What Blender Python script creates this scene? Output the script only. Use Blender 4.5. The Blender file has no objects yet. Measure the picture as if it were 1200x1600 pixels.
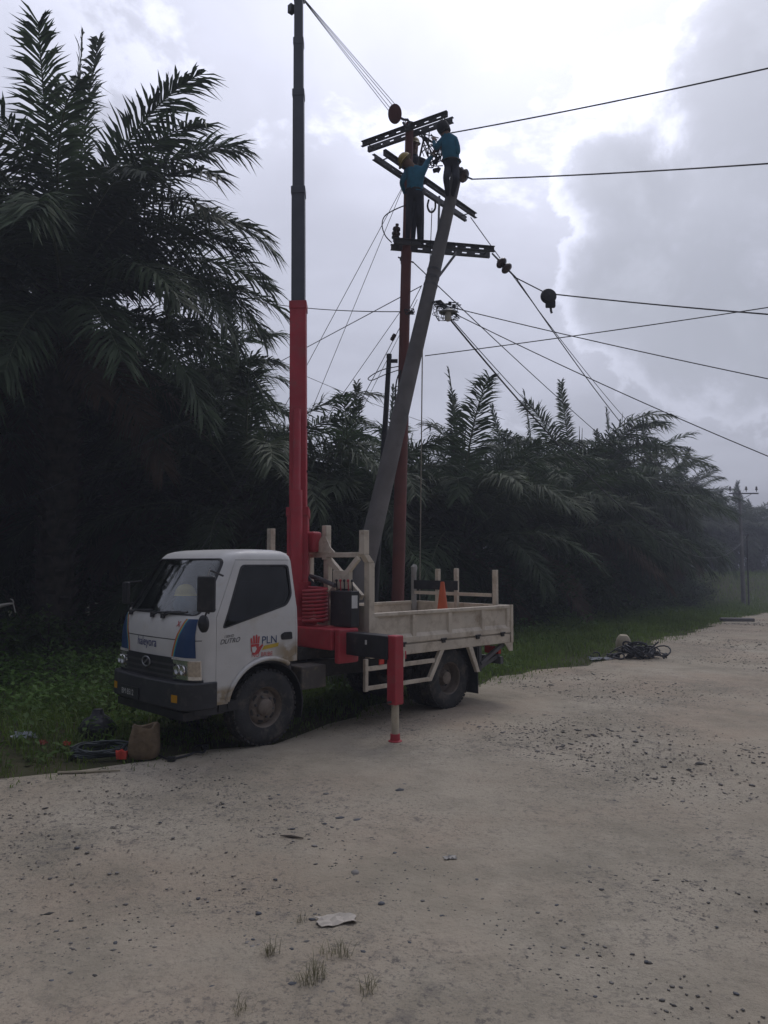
import bpy, bmesh, math, random
import numpy as np
from mathutils import Vector, Matrix
R = math.radians
random.seed(7); rng = np.random.default_rng(7)
sc = bpy.context.scene
C = sc.collection

# ------------------------------------------------------------------ camera
F = 1202.0; CZ = 1.95; PITCH = math.atan(80 / F)
cam = bpy.data.cameras.new('camera'); camo = bpy.data.objects.new('camera', cam); C.objects.link(camo)
camo.location = (0, 0, CZ); camo.rotation_euler = (R(90) + PITCH, 0, 0)
cam.sensor_width = 36; cam.sensor_fit = 'AUTO'; cam.lens = 36 * F / 1600; cam.clip_end = 3000; cam.clip_start = .05
sc.camera = camo
sc.view_settings.view_transform = 'Standard'; sc.view_settings.look = 'None'
sc.view_settings.exposure = 0.1; sc.view_settings.gamma = 1.0
sc.cycles.use_denoising = True
sc.cycles.max_bounces = 5; sc.cycles.diffuse_bounces = 2; sc.cycles.transparent_max_bounces = 10
sc.cycles.volume_bounces = 0
sc.render.film_transparent = False

# ------------------------------------------------------------------ sky and sun
SUN_EL, SUN_AZ = 56, 14
SUND = Vector((math.sin(R(SUN_AZ)) * math.cos(R(SUN_EL)), math.cos(R(SUN_AZ)) * math.cos(R(SUN_EL)), math.sin(R(SUN_EL))))
world = bpy.data.worlds.new('World'); sc.world = world; world.use_nodes = True
nt = world.node_tree; nt.nodes.clear()
def wn(t, **k):
    n = nt.nodes.new(t)
    for a, b in k.items(): setattr(n, a, b)
    return n
def lk(a, b): nt.links.new(a, b)
def wmath(op, a, b=None, c=None, clamp=False):
    n = wn('ShaderNodeMath', operation=op, use_clamp=clamp)
    for i, x in enumerate((a, b, c)):
        if x is None: continue
        if isinstance(x, (int, float)): n.inputs[i].default_value = x
        else: lk(x, n.inputs[i])
    return n.outputs[0]
def wdot(v, d):
    n = wn('ShaderNodeVectorMath', operation='DOT_PRODUCT'); lk(v, n.inputs[0]); n.inputs[1].default_value = d
    return n.outputs['Value']
def wstep(x, a, b):
    n = wn('ShaderNodeMapRange', interpolation_type='SMOOTHSTEP'); lk(x, n.inputs[0])
    n.inputs[1].default_value = a; n.inputs[2].default_value = b
    return n.outputs[0]
def wnoise(vec, scale, detail=7, rough=.55, dist=0., w=0.):
    n = wn('ShaderNodeTexNoise'); n.noise_dimensions = '4D'; lk(vec, n.inputs['Vector'])
    n.inputs['W'].default_value = w; n.inputs['Scale'].default_value = scale; n.inputs['Detail'].default_value = detail
    n.inputs['Roughness'].default_value = rough; n.inputs['Distortion'].default_value = dist
    return n.outputs['Fac']
def wmix(f, a, b):
    n = wn('ShaderNodeMix', data_type='RGBA'); lk(f, n.inputs[0])
    for i, x in ((6, a), (7, b)):
        if isinstance(x, tuple): n.inputs[i].default_value = (*x, 1)
        else: lk(x, n.inputs[i])
    return n.outputs[2]
tc = wn('ShaderNodeTexCoord'); D = tc.outputs['Generated']
sky = wn('ShaderNodeTexSky', sky_type='NISHITA'); sky.sun_disc = False
sky.sun_elevation = R(SUN_EL); sky.sun_rotation = R(SUN_AZ); sky.dust_density = 3.0
bg1 = wn('ShaderNodeBackground'); lk(sky.outputs[0], bg1.inputs[0]); bg1.inputs[1].default_value = .07
sd = wmath('MAXIMUM', wdot(D, SUND), 0.0)
half = wmath('MULTIPLY_ADD', wdot(D, SUND), .5, .5)
veil = wmath('ADD', wmath('MULTIPLY_ADD', wmath('POWER', half, 3.2), .76, .05), wmath('MULTIPLY', wmath('POWER', sd, 7.0), .52))
# soft mottling of the overcast veil
sep = wn('ShaderNodeSeparateXYZ'); lk(D, sep.inputs[0])
dz = wmath('ADD', wmath('MAXIMUM', sep.outputs['Z'], 0.0), .28)
flat = wn('ShaderNodeVectorMath', operation='DIVIDE'); lk(D, flat.inputs[0])
cb = wn('ShaderNodeCombineXYZ')
for i in range(3): lk(dz, cb.inputs[i])
lk(cb.outputs[0], flat.inputs[1]); FL = flat.outputs[0]
n1 = wnoise(FL, 2.1, 6, .55, .3, 3.3)
mott = wmath('MULTIPLY_ADD', wstep(n1, .30, .70), .24, .90)
# cumulus banks: low lumpy clouds all round, one large bank over the road side
def dirpx(px, py):
    a = (px - 600) / F; b = (800 - py) / F
    return Vector((a, math.cos(PITCH) - b * math.sin(PITCH), math.sin(PITCH) + b * math.cos(PITCH))).normalized()
shape = None
for px, py, rad in ((1010, 300, 5.5), (1130, 430, 9), (1000, 420, 6), (1230, 190, 9.5), (1330, 400, 12), (1190, 80, 5.0)):
    v = wmath('MULTIPLY_ADD', wmath('SUBTRACT', 1.0, wdot(D, dirpx(px, py))), -1.0 / (1 - math.cos(R(rad))), 1.0)
    shape = v if shape is None else wmath('MAXIMUM', shape, v)
n2 = wnoise(D, 9.0, 9, .62, .25, 1.7)
n3 = wnoise(FL, 1.35, 8, .6, .2, 8.1)
bank = wmath('ADD', wmath('MAXIMUM', shape, -1.0), wmath('MULTIPLY', wmath('SUBTRACT', n2, .5), 3.0))
puff = wmath('MULTIPLY', wmath('SUBTRACT', n3, .60), 5.0)
cl = wmath('MAXIMUM', bank, puff)
core = wstep(cl, .04, 1.05); rim = wmath('MULTIPLY', wstep(cl, -.14, .05), wmath('SUBTRACT', 1.0, wstep(cl, .0, .55)))
base = wmath('MULTIPLY', veil, mott)
inner = wmath('MULTIPLY', wmath('MULTIPLY_ADD', veil, .52, .12), wmath('MULTIPLY_ADD', n2, 1.1, .50))
mixf = wn('ShaderNodeMix', data_type='FLOAT'); lk(core, mixf.inputs[0]); lk(base, mixf.inputs[2]); lk(inner, mixf.inputs[3])
lum = wmath('ADD', mixf.outputs[0], wmath('MULTIPLY', rim, wmath('MULTIPLY', wmath('POWER', veil, 2.0), .42)))
tint = wmix(core, (.905, .935, 1.12), (.90, .94, 1.10))
lumc = wn('ShaderNodeCombineXYZ')
for i in range(3): lk(lum, lumc.inputs[i])
vm = wn('ShaderNodeVectorMath', operation='MULTIPLY'); lk(tint, vm.inputs[0]); lk(lumc.outputs[0], vm.inputs[1])
bg2 = wn('ShaderNodeBackground'); lk(vm.outputs[0], bg2.inputs[0]); bg2.inputs[1].default_value = 1.0
ms = wn('ShaderNodeMixShader'); ms.inputs[0].default_value = .88
lk(bg1.outputs[0], ms.inputs[1]); lk(bg2.outputs[0], ms.inputs[2])
wo = wn('ShaderNodeOutputWorld'); lk(ms.outputs[0], wo.inputs[0])
sl = bpy.data.lights.new('sun', 'SUN'); sl.energy = .55; sl.angle = R(14); sl.color = (1, .95, .88)
so = bpy.data.objects.new('sun', sl); C.objects.link(so); so.location = SUND * 60
so.rotation_euler = SUND.to_track_quat('Z', 'Y').to_euler()

# ------------------------------------------------------------------ pixel helpers (direction only; distance from what it touches)
def ray(px, py):
    a = (px - 600) / F; b = (800 - py) / F
    return Vector((a, math.cos(PITCH) - b * math.sin(PITCH), math.sin(PITCH) + b * math.cos(PITCH)))
CAM = Vector((0, 0, CZ))
def at(px, py, Y): r = ray(px, py); return CAM + r * (Y / r.y)
def atz(px, py, z): r = ray(px, py); return CAM + r * ((z - CZ) / r.z)
def terr(x, y):
    t = min(1, max(0, (y - 18) / 40)); a = min(1, max(0, (y - 60) / 14)); b = min(1, max(0, (x - 22) / 8))
    return -1.25 * t * t * (3 - 2 * t) + 2.1 * a * a * (3 - 2 * a) * b * b * (3 - 2 * b)
def gnd(px, py):
    z = 0
    for _ in range(12): p = atz(px, py, z); z = terr(p.x, p.y)
    return Vector((p.x, p.y, z))

# ------------------------------------------------------------------ materials
MATS = {}
def mat(name, col, rough=.6, metal=0., var=.18, scale=6., bump=0., bscale=60., dirt=None, rnd=0., spec=.5, trans=0., coat=0.):
    if name in MATS: return MATS[name]
    m = bpy.data.materials.new(name); m.use_nodes = True; t = m.node_tree; N = t.nodes; L = t.links
    b = N['Principled BSDF']; b.inputs['Roughness'].default_value = rough; b.inputs['Metallic'].default_value = metal
    b.inputs['Specular IOR Level'].default_value = spec; b.inputs['Coat Weight'].default_value = coat
    co = N.new('ShaderNodeTexCoord')
    no = N.new('ShaderNodeTexNoise'); no.inputs['Scale'].default_value = scale; no.inputs['Detail'].default_value = 6
    L.new(co.outputs['Object'], no.inputs['Vector'])
    mx = N.new('ShaderNodeMix'); mx.data_type = 'RGBA'
    mx.inputs[6].default_value = (*[c * (1 - var) for c in col], 1); mx.inputs[7].default_value = (*[min(1, c * (1 + var)) for c in col], 1)
    mr = N.new('ShaderNodeMapRange'); mr.inputs[1].default_value = .3; mr.inputs[2].default_value = .7
    L.new(no.outputs['Fac'], mr.inputs[0]); L.new(mr.outputs[0], mx.inputs[0]); out = mx.outputs[2]
    if dirt:                                  # (colour, amount 0-1, noise scale)
        n2 = N.new('ShaderNodeTexNoise'); n2.inputs['Scale'].default_value = dirt[2]; n2.inputs['Detail'].default_value = 9; n2.inputs['Roughness'].default_value = .7
        L.new(co.outputs['Object'], n2.inputs['Vector'])
        m2 = N.new('ShaderNodeMapRange'); m2.inputs[1].default_value = .62 - .3 * dirt[1]; m2.inputs[2].default_value = .75 - .1 * dirt[1]; m2.inputs[4].default_value = min(1, dirt[1] + .25)
        L.new(n2.outputs['Fac'], m2.inputs[0])
        x2 = N.new('ShaderNodeMix'); x2.data_type = 'RGBA'; L.new(m2.outputs[0], x2.inputs[0]); L.new(out, x2.inputs[6]); x2.inputs[7].default_value = (*dirt[0], 1)
        out = x2.outputs[2]
    if rnd:
        oi = N.new('ShaderNodeObjectInfo'); hs = N.new('ShaderNodeHueSaturation')
        m3 = N.new('ShaderNodeMapRange'); m3.inputs[3].default_value = 1 - rnd; m3.inputs[4].default_value = 1 + rnd
        L.new(oi.outputs['Random'], m3.inputs[0]); L.new(m3.outputs[0], hs.inputs['Value']); L.new(out, hs.inputs['Color']); out = hs.outputs[0]
    L.new(out, b.inputs['Base Color'])
    if bump:
        n4 = N.new('ShaderNodeTexNoise'); n4.inputs['Scale'].default_value = bscale; n4.inputs['Detail'].default_value = 5
        L.new(co.outputs['Object'], n4.inputs['Vector'])
        bp = N.new('ShaderNodeBump'); bp.inputs['Strength'].default_value = bump; bp.inputs['Distance'].default_value = .02
        L.new(n4.outputs['Fac'], bp.inputs['Height']); L.new(bp.outputs[0], b.inputs['Normal'])
    if trans:
        tr = N.new('ShaderNodeBsdfTranslucent'); L.new(out, tr.inputs[0]); sm = N.new('ShaderNodeMixShader'); sm.inputs[0].default_value = trans
        L.new(b.outputs[0], sm.inputs[1]); L.new(tr.outputs[0], sm.inputs[2]); L.new(sm.outputs[0], N['Material Output'].inputs[0])
    MATS[name] = m; return m
def glass(name, tint, fmul=1.0, rough=.02):
    m = bpy.data.materials.new(name); m.use_nodes = True; N = m.node_tree.nodes; L = m.node_tree.links
    tr = N.new('ShaderNodeBsdfTransparent'); tr.inputs[0].default_value = (*tint, 1)
    gl = N.new('ShaderNodeBsdfGlossy'); gl.inputs['Roughness'].default_value = rough
    lw = N.new('ShaderNodeLayerWeight'); lw.inputs[0].default_value = .5; pw = N.new('ShaderNodeMath'); pw.operation = 'POWER'; L.new(lw.outputs['Facing'], pw.inputs[0]); pw.inputs[1].default_value = 5.
    fr = N.new('ShaderNodeMath'); fr.operation = 'MULTIPLY_ADD'; L.new(pw.outputs[0], fr.inputs[0]); fr.inputs[1].default_value = .96; fr.inputs[2].default_value = .04
    no = N.new('ShaderNodeTexNoise'); no.inputs['Scale'].default_value = 5; co = N.new('ShaderNodeTexCoord'); L.new(co.outputs['Object'], no.inputs['Vector'])
    ad = N.new('ShaderNodeMath'); ad.operation = 'MULTIPLY_ADD'; L.new(fr.outputs[0], ad.inputs[0]); ad.inputs[1].default_value = fmul
    mm = N.new('ShaderNodeMath'); mm.operation = 'MULTIPLY'; L.new(no.outputs['Fac'], mm.inputs[0]); mm.inputs[1].default_value = .05
    L.new(mm.outputs[0], ad.inputs[2])
    sm = N.new('ShaderNodeMixShader'); L.new(ad.outputs[0], sm.inputs[0]); L.new(tr.outputs[0], sm.inputs[1]); L.new(gl.outputs[0], sm.inputs[2])
    L.new(sm.outputs[0], N['Material Output'].inputs[0]); return m
TAN = (.34, .26, .17)
WHITE = mat('cab white paint', (.62, .61, .59), .38, var=.05, dirt=((.42, .36, .27), .22, 3.0), coat=.1)
def mud(m):                                                   # dried mud splashed over the rear lower corner and the sill
    N = m.node_tree.nodes; L = m.node_tree.links; b = N['Principled BSDF']; src = b.inputs['Base Color'].links[0].from_socket
    co = N.new('ShaderNodeTexCoord'); sp = N.new('ShaderNodeSeparateXYZ'); L.new(co.outputs['Object'], sp.inputs[0])
    no = N.new('ShaderNodeTexNoise'); no.inputs['Scale'].default_value = 9; no.inputs['Detail'].default_value = 8; L.new(co.outputs['Object'], no.inputs['Vector'])
    def mr(s, a, c):
        n = N.new('ShaderNodeMapRange'); n.interpolation_type = 'SMOOTHSTEP'; L.new(s, n.inputs[0]); n.inputs[1].default_value = a; n.inputs[2].default_value = c; return n.outputs[0]
    def ma(op, a, c):
        n = N.new('ShaderNodeMath'); n.operation = op; n.use_clamp = True
        for i, x in enumerate((a, c)):
            if isinstance(x, float): n.inputs[i].default_value = x
            else: L.new(x, n.inputs[i])
        return n.outputs[0]
    f = ma('MAXIMUM', ma('MULTIPLY', mr(sp.outputs['Z'], 1.12, 1.0), mr(sp.outputs['X'], -.02, .32)), mr(sp.outputs['Z'], .70, .62))
    f = ma('MULTIPLY', f, mr(no.outputs['Fac'], .25, .55)); x = N.new('ShaderNodeMix'); x.data_type = 'RGBA'; L.new(f, x.inputs[0]); L.new(src, x.inputs[6]); x.inputs[7].default_value = (.33, .26, .17, 1); L.new(x.outputs[2], b.inputs['Base Color'])
mud(WHITE)
SKIRT = mat('dusty white paint', (.52, .46, .37), .6, var=.12, dirt=(TAN, .55, 4.0))
CREAM = mat('cream bed paint', (.60, .53, .43), .6, var=.10, scale=3, dirt=((.24, .17, .10), .46, 5.0), bump=.15, bscale=25)
REDP = mat('crane red paint', (.42, .035, .05), .52, var=.22, scale=3, dirt=((.24, .075, .07), .42, 6.), bump=.08, bscale=30)
GREYB = mat('boom dark paint', (.075, .08, .10), .45, var=.15, scale=3)
BLACK = mat('black plastic', (.022, .022, .025), .5, var=.25, dirt=((.09, .08, .065), .25, 6.))
BLKM = mat('black painted steel', (.02, .021, .025), .45, var=.3, dirt=((.12, .1, .08), .2, 8.))
CHAS = mat('chassis grime', (.035, .033, .032), .75, var=.4, dirt=((.12, .1, .075), .3, 9.))
RUBBER = mat('tyre rubber', (.032, .032, .034), .8, var=.3, dirt=((.17, .145, .115), .42, 7.), bump=.3, bscale=70)
RIM = mat('dusty wheel rim', (.20, .165, .135), .7, var=.25, dirt=((.09, .06, .045), .5, 14.))
STEELG = mat('galvanised steel', (.30, .31, .32), .5, .6, var=.25, dirt=((.14, .13, .12), .3, 9.))
DSTEEL = mat('weathered dark steel', (.11, .11, .115), .6, .3, var=.3)
CHROME = mat('reflector silver', (.75, .75, .74), .16, .85, var=.1, scale=30)
AMBER = mat('amber lens', (.55, .27, .02), .25, var=.1)
REDL = mat('red lens', (.55, .03, .02), .25)
TRIM = mat('grey cab trim', (.07, .07, .075), .8, var=.2)
BLUE = mat('blue decal', (.012, .048, .14), .4, var=.08)
NAVY = mat('navy lettering', (.02, .03, .16), .45)
CYAN = mat('cyan decal', (.02, .24, .45), .4); YEL = mat('yellow decal', (.55, .38, .04), .5); ORG = mat('orange decal', (.45, .13, .03), .5)
GRN = mat('green decal', (.05, .32, .25), .4); REDD = mat('red decal', (.50, .06, .06), .5); INK = mat('black lettering', (.03, .03, .03), .5)
PALE = mat('white sticker', (.62, .62, .6), .6)
CONC = mat('pole concrete', (.16, .152, .15), .85, var=.2, scale=3, dirt=((.09, .085, .08), .3, 2.), bump=.3, bscale=40)
RUST = mat('red oxide pole paint', (.155, .045, .036), .62, var=.2, scale=3, dirt=((.10, .04, .03), .35, 5.))
PORC = mat('brown porcelain', (.05, .025, .02), .25, var=.2)
ROPE = mat('fibre rope', (.28, .26, .22), .9); WIRE = mat('overhead conductor', (.07, .07, .075), .6, .3); CABLE = mat('black cable', (.02, .02, .022), .6)
SKIN = mat('skin', (.20, .115, .075), .6); SHIRT = mat('turquoise shirt', (.02, .16, .26), .85, var=.2, scale=9, bump=.4, bscale=18)
TROU = mat('dark trousers', (.025, .028, .04), .85, var=.3, bump=.4, bscale=18); SHOE = mat('black boots', (.015, .015, .015), .6)
HELM = mat('yellow helmet', (.42, .31, .08), .4, var=.1); DARKS = mat('dark jacket', (.04, .045, .06), .9, var=.3); HAIR = mat('black hair', (.012, .011, .011), .7)
CONE = mat('orange cone plastic', (.50, .10, .035), .5, var=.12, dirt=((.2, .08, .05), .2, 9.))
WSG = glass('windscreen glass', (.84, .87, .87), 2.0, .03); SIDEG = glass('tinted side glass', (.22, .23, .24), 1.0, .03)
CLEARG = glass('lamp glass', (.9, .9, .9), 1.0)
SACK = mat('brown sack cloth', (.16, .115, .07), .9, var=.25, scale=14, bump=.6, bscale=22)
def leafmat(name, col, trans=.22, rnd=.35, rough=.62):
    return mat(name, col, rough, var=.35, scale=1.3, rnd=rnd, trans=trans, spec=.2)
PALM = leafmat('oil palm leaflet', (.050, .076, .036), .30)
PALM2 = leafmat('oil palm leaflet grey green', (.064, .084, .046), .30)
DEADF = leafmat('dry palm frond', (.115, .08, .052), .2)
RACH = mat('palm rachis', (.10, .12, .055), .6, var=.25, rnd=.2)
TRUNK = mat('palm trunk fibre', (.055, .045, .036), .95, var=.45, scale=5, bump=.8, bscale=14)
SHRUBM = leafmat('shrub leaf', (.035, .066, .022), .25); SHRUB2 = leafmat('light shrub leaf', (.06, .105, .025), .3)
GRASS = leafmat('verge grass blade', (.118, .178, .036), .40, 0.); WEED = leafmat('verge weed leaf', (.066, .125, .024), .35, 0.); DRYG = leafmat('dry grass blade', (.20, .185, .11), .25, .2)

# ------------------------------------------------------------------ mesh helpers
class MB:
    def __init__(s): s.v = []; s.f = []; s.mi = []
    def add(s, vs, fs, m=0):
        o = len(s.v); s.v += [tuple(v) for v in vs]; s.f += [tuple(i + o for i in f) for f in fs]; s.mi += [m] * len(fs); return s
    def box(s, c, d, rot=None, m=0):
        x, y, z = d[0] / 2, d[1] / 2, d[2] / 2
        vs = [Vector((a * x, b * y, e * z)) for a in (-1, 1) for b in (-1, 1) for e in (-1, 1)]
        if rot is not None: vs = [rot @ v for v in vs]
        return s.add([v + Vector(c) for v in vs], [(0, 1, 3, 2), (4, 6, 7, 5), (0, 4, 5, 1), (2, 3, 7, 6), (0, 2, 6, 4), (1, 5, 7, 3)], m)
    def box2(s, a, b, m=0): return s.box([(p + q) / 2 for p, q in zip(a, b)], [abs(q - p) for p, q in zip(a, b)], None, m)
    def bar(s, p0, p1, w, h, m=0, up=(0, 0, 1)):
        p0 = Vector(p0); p1 = Vector(p1); d = (p1 - p0); L = d.length; d.normalize(); u = Vector(up)
        if abs(d.dot(u)) > .98: u = Vector((1, 0, 0))
        sd = d.cross(u).normalized(); u = sd.cross(d)
        rot = Matrix((d, sd, u)).transposed()
        return s.box((p0 + p1) / 2, (L, w, h), rot, m)
    def channel(s, p0, p1, w, h, t=.012, flip=1, m=0):       # steel U channel, web vertical, flanges to the side
        p0 = Vector(p0); p1 = Vector(p1); d = (p1 - p0).normalized(); sd = d.cross(Vector((0, 0, 1))).normalized() * flip; u = Vector((0, 0, 1))
        s.bar(p0, p1, t, h, m)
        for k in (-1, 1):
            o = sd * (w / 2) + u * k * (h / 2 - t / 2); s.bar(p0 + o, p1 + o, w - t * 1.02, t, m)
        return s
    def tube(s, pts, r, n=8, cap=True, m=0, closed=False):
        pts = [Vector(p) for p in pts]; K = len(pts)
        rr = r if isinstance(r, (list, tuple)) else [r] * K
        base = len(s.v); prev = None; rings = []
        for i, p in enumerate(pts):
            if closed: d = pts[(i + 1) % K] - pts[i - 1]
            else: d = pts[min(i + 1, K - 1)] - pts[max(i - 1, 0)]
            if d.length < 1e-9: d = Vector((0, 0, 1))
            d.normalize()
            if prev is None:
                a = Vector((0, 0, 1)) if abs(d.z) < .9 else Vector((1, 0, 0)); prev = d.cross(a).normalized()
            u = (prev - d * prev.dot(d)).normalized(); prev = u; w = d.cross(u)
            rings.append([p + (u * math.cos(t) + w * math.sin(t)) * rr[i] for t in [2 * math.pi * k / n for k in range(n)]])
        vs = [v for q in rings for v in q]; fs = []
        for i in range(K if closed else K - 1):
            j = (i + 1) % K
            for k in range(n): fs.append((i * n + k, i * n + (k + 1) % n, j * n + (k + 1) % n, j * n + k))
        if cap and not closed: fs += [tuple(range(n - 1, -1, -1)), tuple((K - 1) * n + k for k in range(n))]
        return s.add(vs, fs, m)
    def lathe(s, prof, n=20, M=None, m=0, caps=True):
        vs = []; fs = []; K = len(prof)
        for r, z in prof:
            for k in range(n):
                a = 2 * math.pi * k / n; v = Vector((r * math.cos(a), r * math.sin(a), z)); vs.append(M @ v if M else v)
        for i in range(K - 1):
            for k in range(n): fs.append((i * n + k, i * n + (k + 1) % n, (i + 1) * n + (k + 1) % n, (i + 1) * n + k))
        if caps and prof[0][0] > 1e-4: fs.append(tuple(range(n - 1, -1, -1)))
        if caps and prof[-1][0] > 1e-4: fs.append(tuple((K - 1) * n + k for k in range(n)))
        return s.add(vs, fs, m)
    def prism(s, poly, fn, a, b, m=0):                         # poly of (u,v) pushed between depths a and b; fn(u,v,d)
        n = len(poly); vs = [fn(u, v, a) for u, v in poly] + [fn(u, v, b) for u, v in poly]
        fs = [tuple(range(n - 1, -1, -1)), tuple(range(n, 2 * n))] + [(i, (i + 1) % n, n + (i + 1) % n, n + i) for i in range(n)]
        return s.add(vs, fs, m)
    def mesh(s, name):
        me = bpy.data.meshes.new(name); me.from_pydata(s.v, [], s.f)
        bm = bmesh.new(); bm.from_mesh(me); bmesh.ops.recalc_face_normals(bm, faces=bm.faces); bm.to_mesh(me); bm.free()
        return me
    def build(s, name, mats, parent=None, smooth=0, bevel=0., loc=None):
        me = s.mesh(name); ms = mats if isinstance(mats, (list, tuple)) else [mats]
        for m in ms: me.materials.append(m)
        if len(ms) > 1: me.polygons.foreach_set('material_index', s.mi)
        return place(name, me, parent, smooth, bevel, loc)
def place(name, me, parent=None, smooth=0, bevel=0., loc=None):
    if smooth:
        me.polygons.foreach_set('use_smooth', [True] * len(me.polygons)); me.set_sharp_from_angle(angle=R(smooth))
    o = bpy.data.objects.new(name, me); C.objects.link(o)
    if parent: o.parent = parent
    if loc is not None: o.location = loc
    if bevel:
        b = o.modifiers.new('bevel', 'BEVEL'); b.width = bevel; b.segments = 2; b.limit_method = 'ANGLE'; b.angle_limit = R(40)
    return o
def npmesh(name, V, Fc, mat_, mi=None, mats=None):
    me = bpy.data.meshes.new(name); V = np.asarray(V, np.float32); Fc = np.asarray(Fc, np.int32); k = Fc.shape[1]; nf = len(Fc)
    me.vertices.add(len(V)); me.vertices.foreach_set('co', V.ravel())
    me.loops.add(nf * k); me.loops.foreach_set('vertex_index', Fc.ravel())
    me.polygons.add(nf); me.polygons.foreach_set('loop_start', np.arange(nf, dtype=np.int32) * k)
    for m in (mats or [mat_]): me.materials.append(m)
    if mi is not None: me.polygons.foreach_set('material_index', np.asarray(mi, np.int32))
    me.update(calc_edges=True); me.validate(); return me
def tag(o, label, cat=None, group=None, kind=None):
    if label: o['label'] = label
    if cat: o['category'] = cat
    if group: o['group'] = group
    if kind: o['kind'] = kind
    return o
def thing(name, label, cat, loc=(0, 0, 0), rz=0., group=None):
    o = bpy.data.objects.new(name, None); C.objects.link(o); o.location = loc; o.rotation_euler = (0, 0, rz); o.empty_display_size = .2
    return tag(o, label, cat, group)
def boolean(me, ops):
    o = bpy.data.objects.new('tmp', me); C.objects.link(o); tmp = []
    for op, cm in ops:
        c = bpy.data.objects.new('cut', cm); C.objects.link(c); c.hide_render = True; tmp.append(c)
        b = o.modifiers.new('b', 'BOOLEAN'); b.operation = op; b.object = c; b.solver = 'EXACT'
    dg = bpy.context.evaluated_depsgraph_get(); r = bpy.data.meshes.new_from_object(o.evaluated_get(dg))
    for c in tmp + [o]: bpy.data.objects.remove(c)
    return r
def textmesh(s, size, shear=0.):
    cu = bpy.data.curves.new('t', 'FONT'); cu.body = s; cu.size = size; cu.shear = shear; cu.fill_mode = 'FRONT'; cu.resolution_u = 4
    o = bpy.data.objects.new('t', cu); C.objects.link(o); dg = bpy.context.evaluated_depsgraph_get()
    me = bpy.data.meshes.new_from_object(o.evaluated_get(dg)); bpy.data.objects.remove(o)
    bm = bmesh.new(); bm.from_mesh(me); bmesh.ops.triangulate(bm, faces=bm.faces); bm.to_mesh(me); bm.free(); return me
def mapped(me, fn):
    for v in me.vertices: v.co = fn(v.co.x, v.co.y)
    return me
# ------------------------------------------------------------------ ground and road
EDGE = [(-16, -7), (-9, 1.2), (-5.6, 5.2), (-3.6, 6.95), (-2.2, 7.8), (-.4, 10), (1.7, 12.8), (4.35, 15.8), (8, 21), (15, 33), (24, 48), (36, 70), (60, 112), (100, 180)]
def resample(pts, step):
    out = [Vector((*pts[0], 0))]
    for a, b in zip(pts[:-1], pts[1:]):
        a = Vector((*a, 0)); b = Vector((*b, 0)); n = max(1, int((b - a).length / step))
        out += [a.lerp(b, (i + 1) / n) for i in range(n)]
    for _ in range(3): out = [out[0]] + [(out[i - 1] + out[i] * 2 + out[i + 1]) / 4 for i in range(1, len(out) - 1)] + [out[-1]]
    return out
ED = resample(EDGE, .55); EDN = np.array([(p.x, p.y) for p in ED])
TAN_ = np.gradient(EDN, axis=0); TAN_ /= np.linalg.norm(TAN_, axis=1)[:, None]; NRM = np.stack([-TAN_[:, 1], TAN_[:, 0]], 1)
def terrn(x, y):
    t = np.clip((y - 18) / 40, 0, 1); a = np.clip((y - 60) / 14, 0, 1); b = np.clip((x - 22) / 8, 0, 1)
    return -1.25 * t * t * (3 - 2 * t) + 2.1 * a * a * (3 - 2 * a) * b * b * (3 - 2 * b)
def grid(name, X, Y, fz, m):
    nx, ny = len(X), len(Y); gx, gy = np.meshgrid(X, Y); V = np.stack([gx, gy, fz(gx, gy)], -1).reshape(-1, 3)
    i = np.arange((nx - 1) * (ny - 1)); r = i // (nx - 1); c = i % (nx - 1); a = r * nx + c
    return npmesh(name, V, np.stack([a, a + 1, a + nx + 1, a + nx], 1), m)
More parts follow.
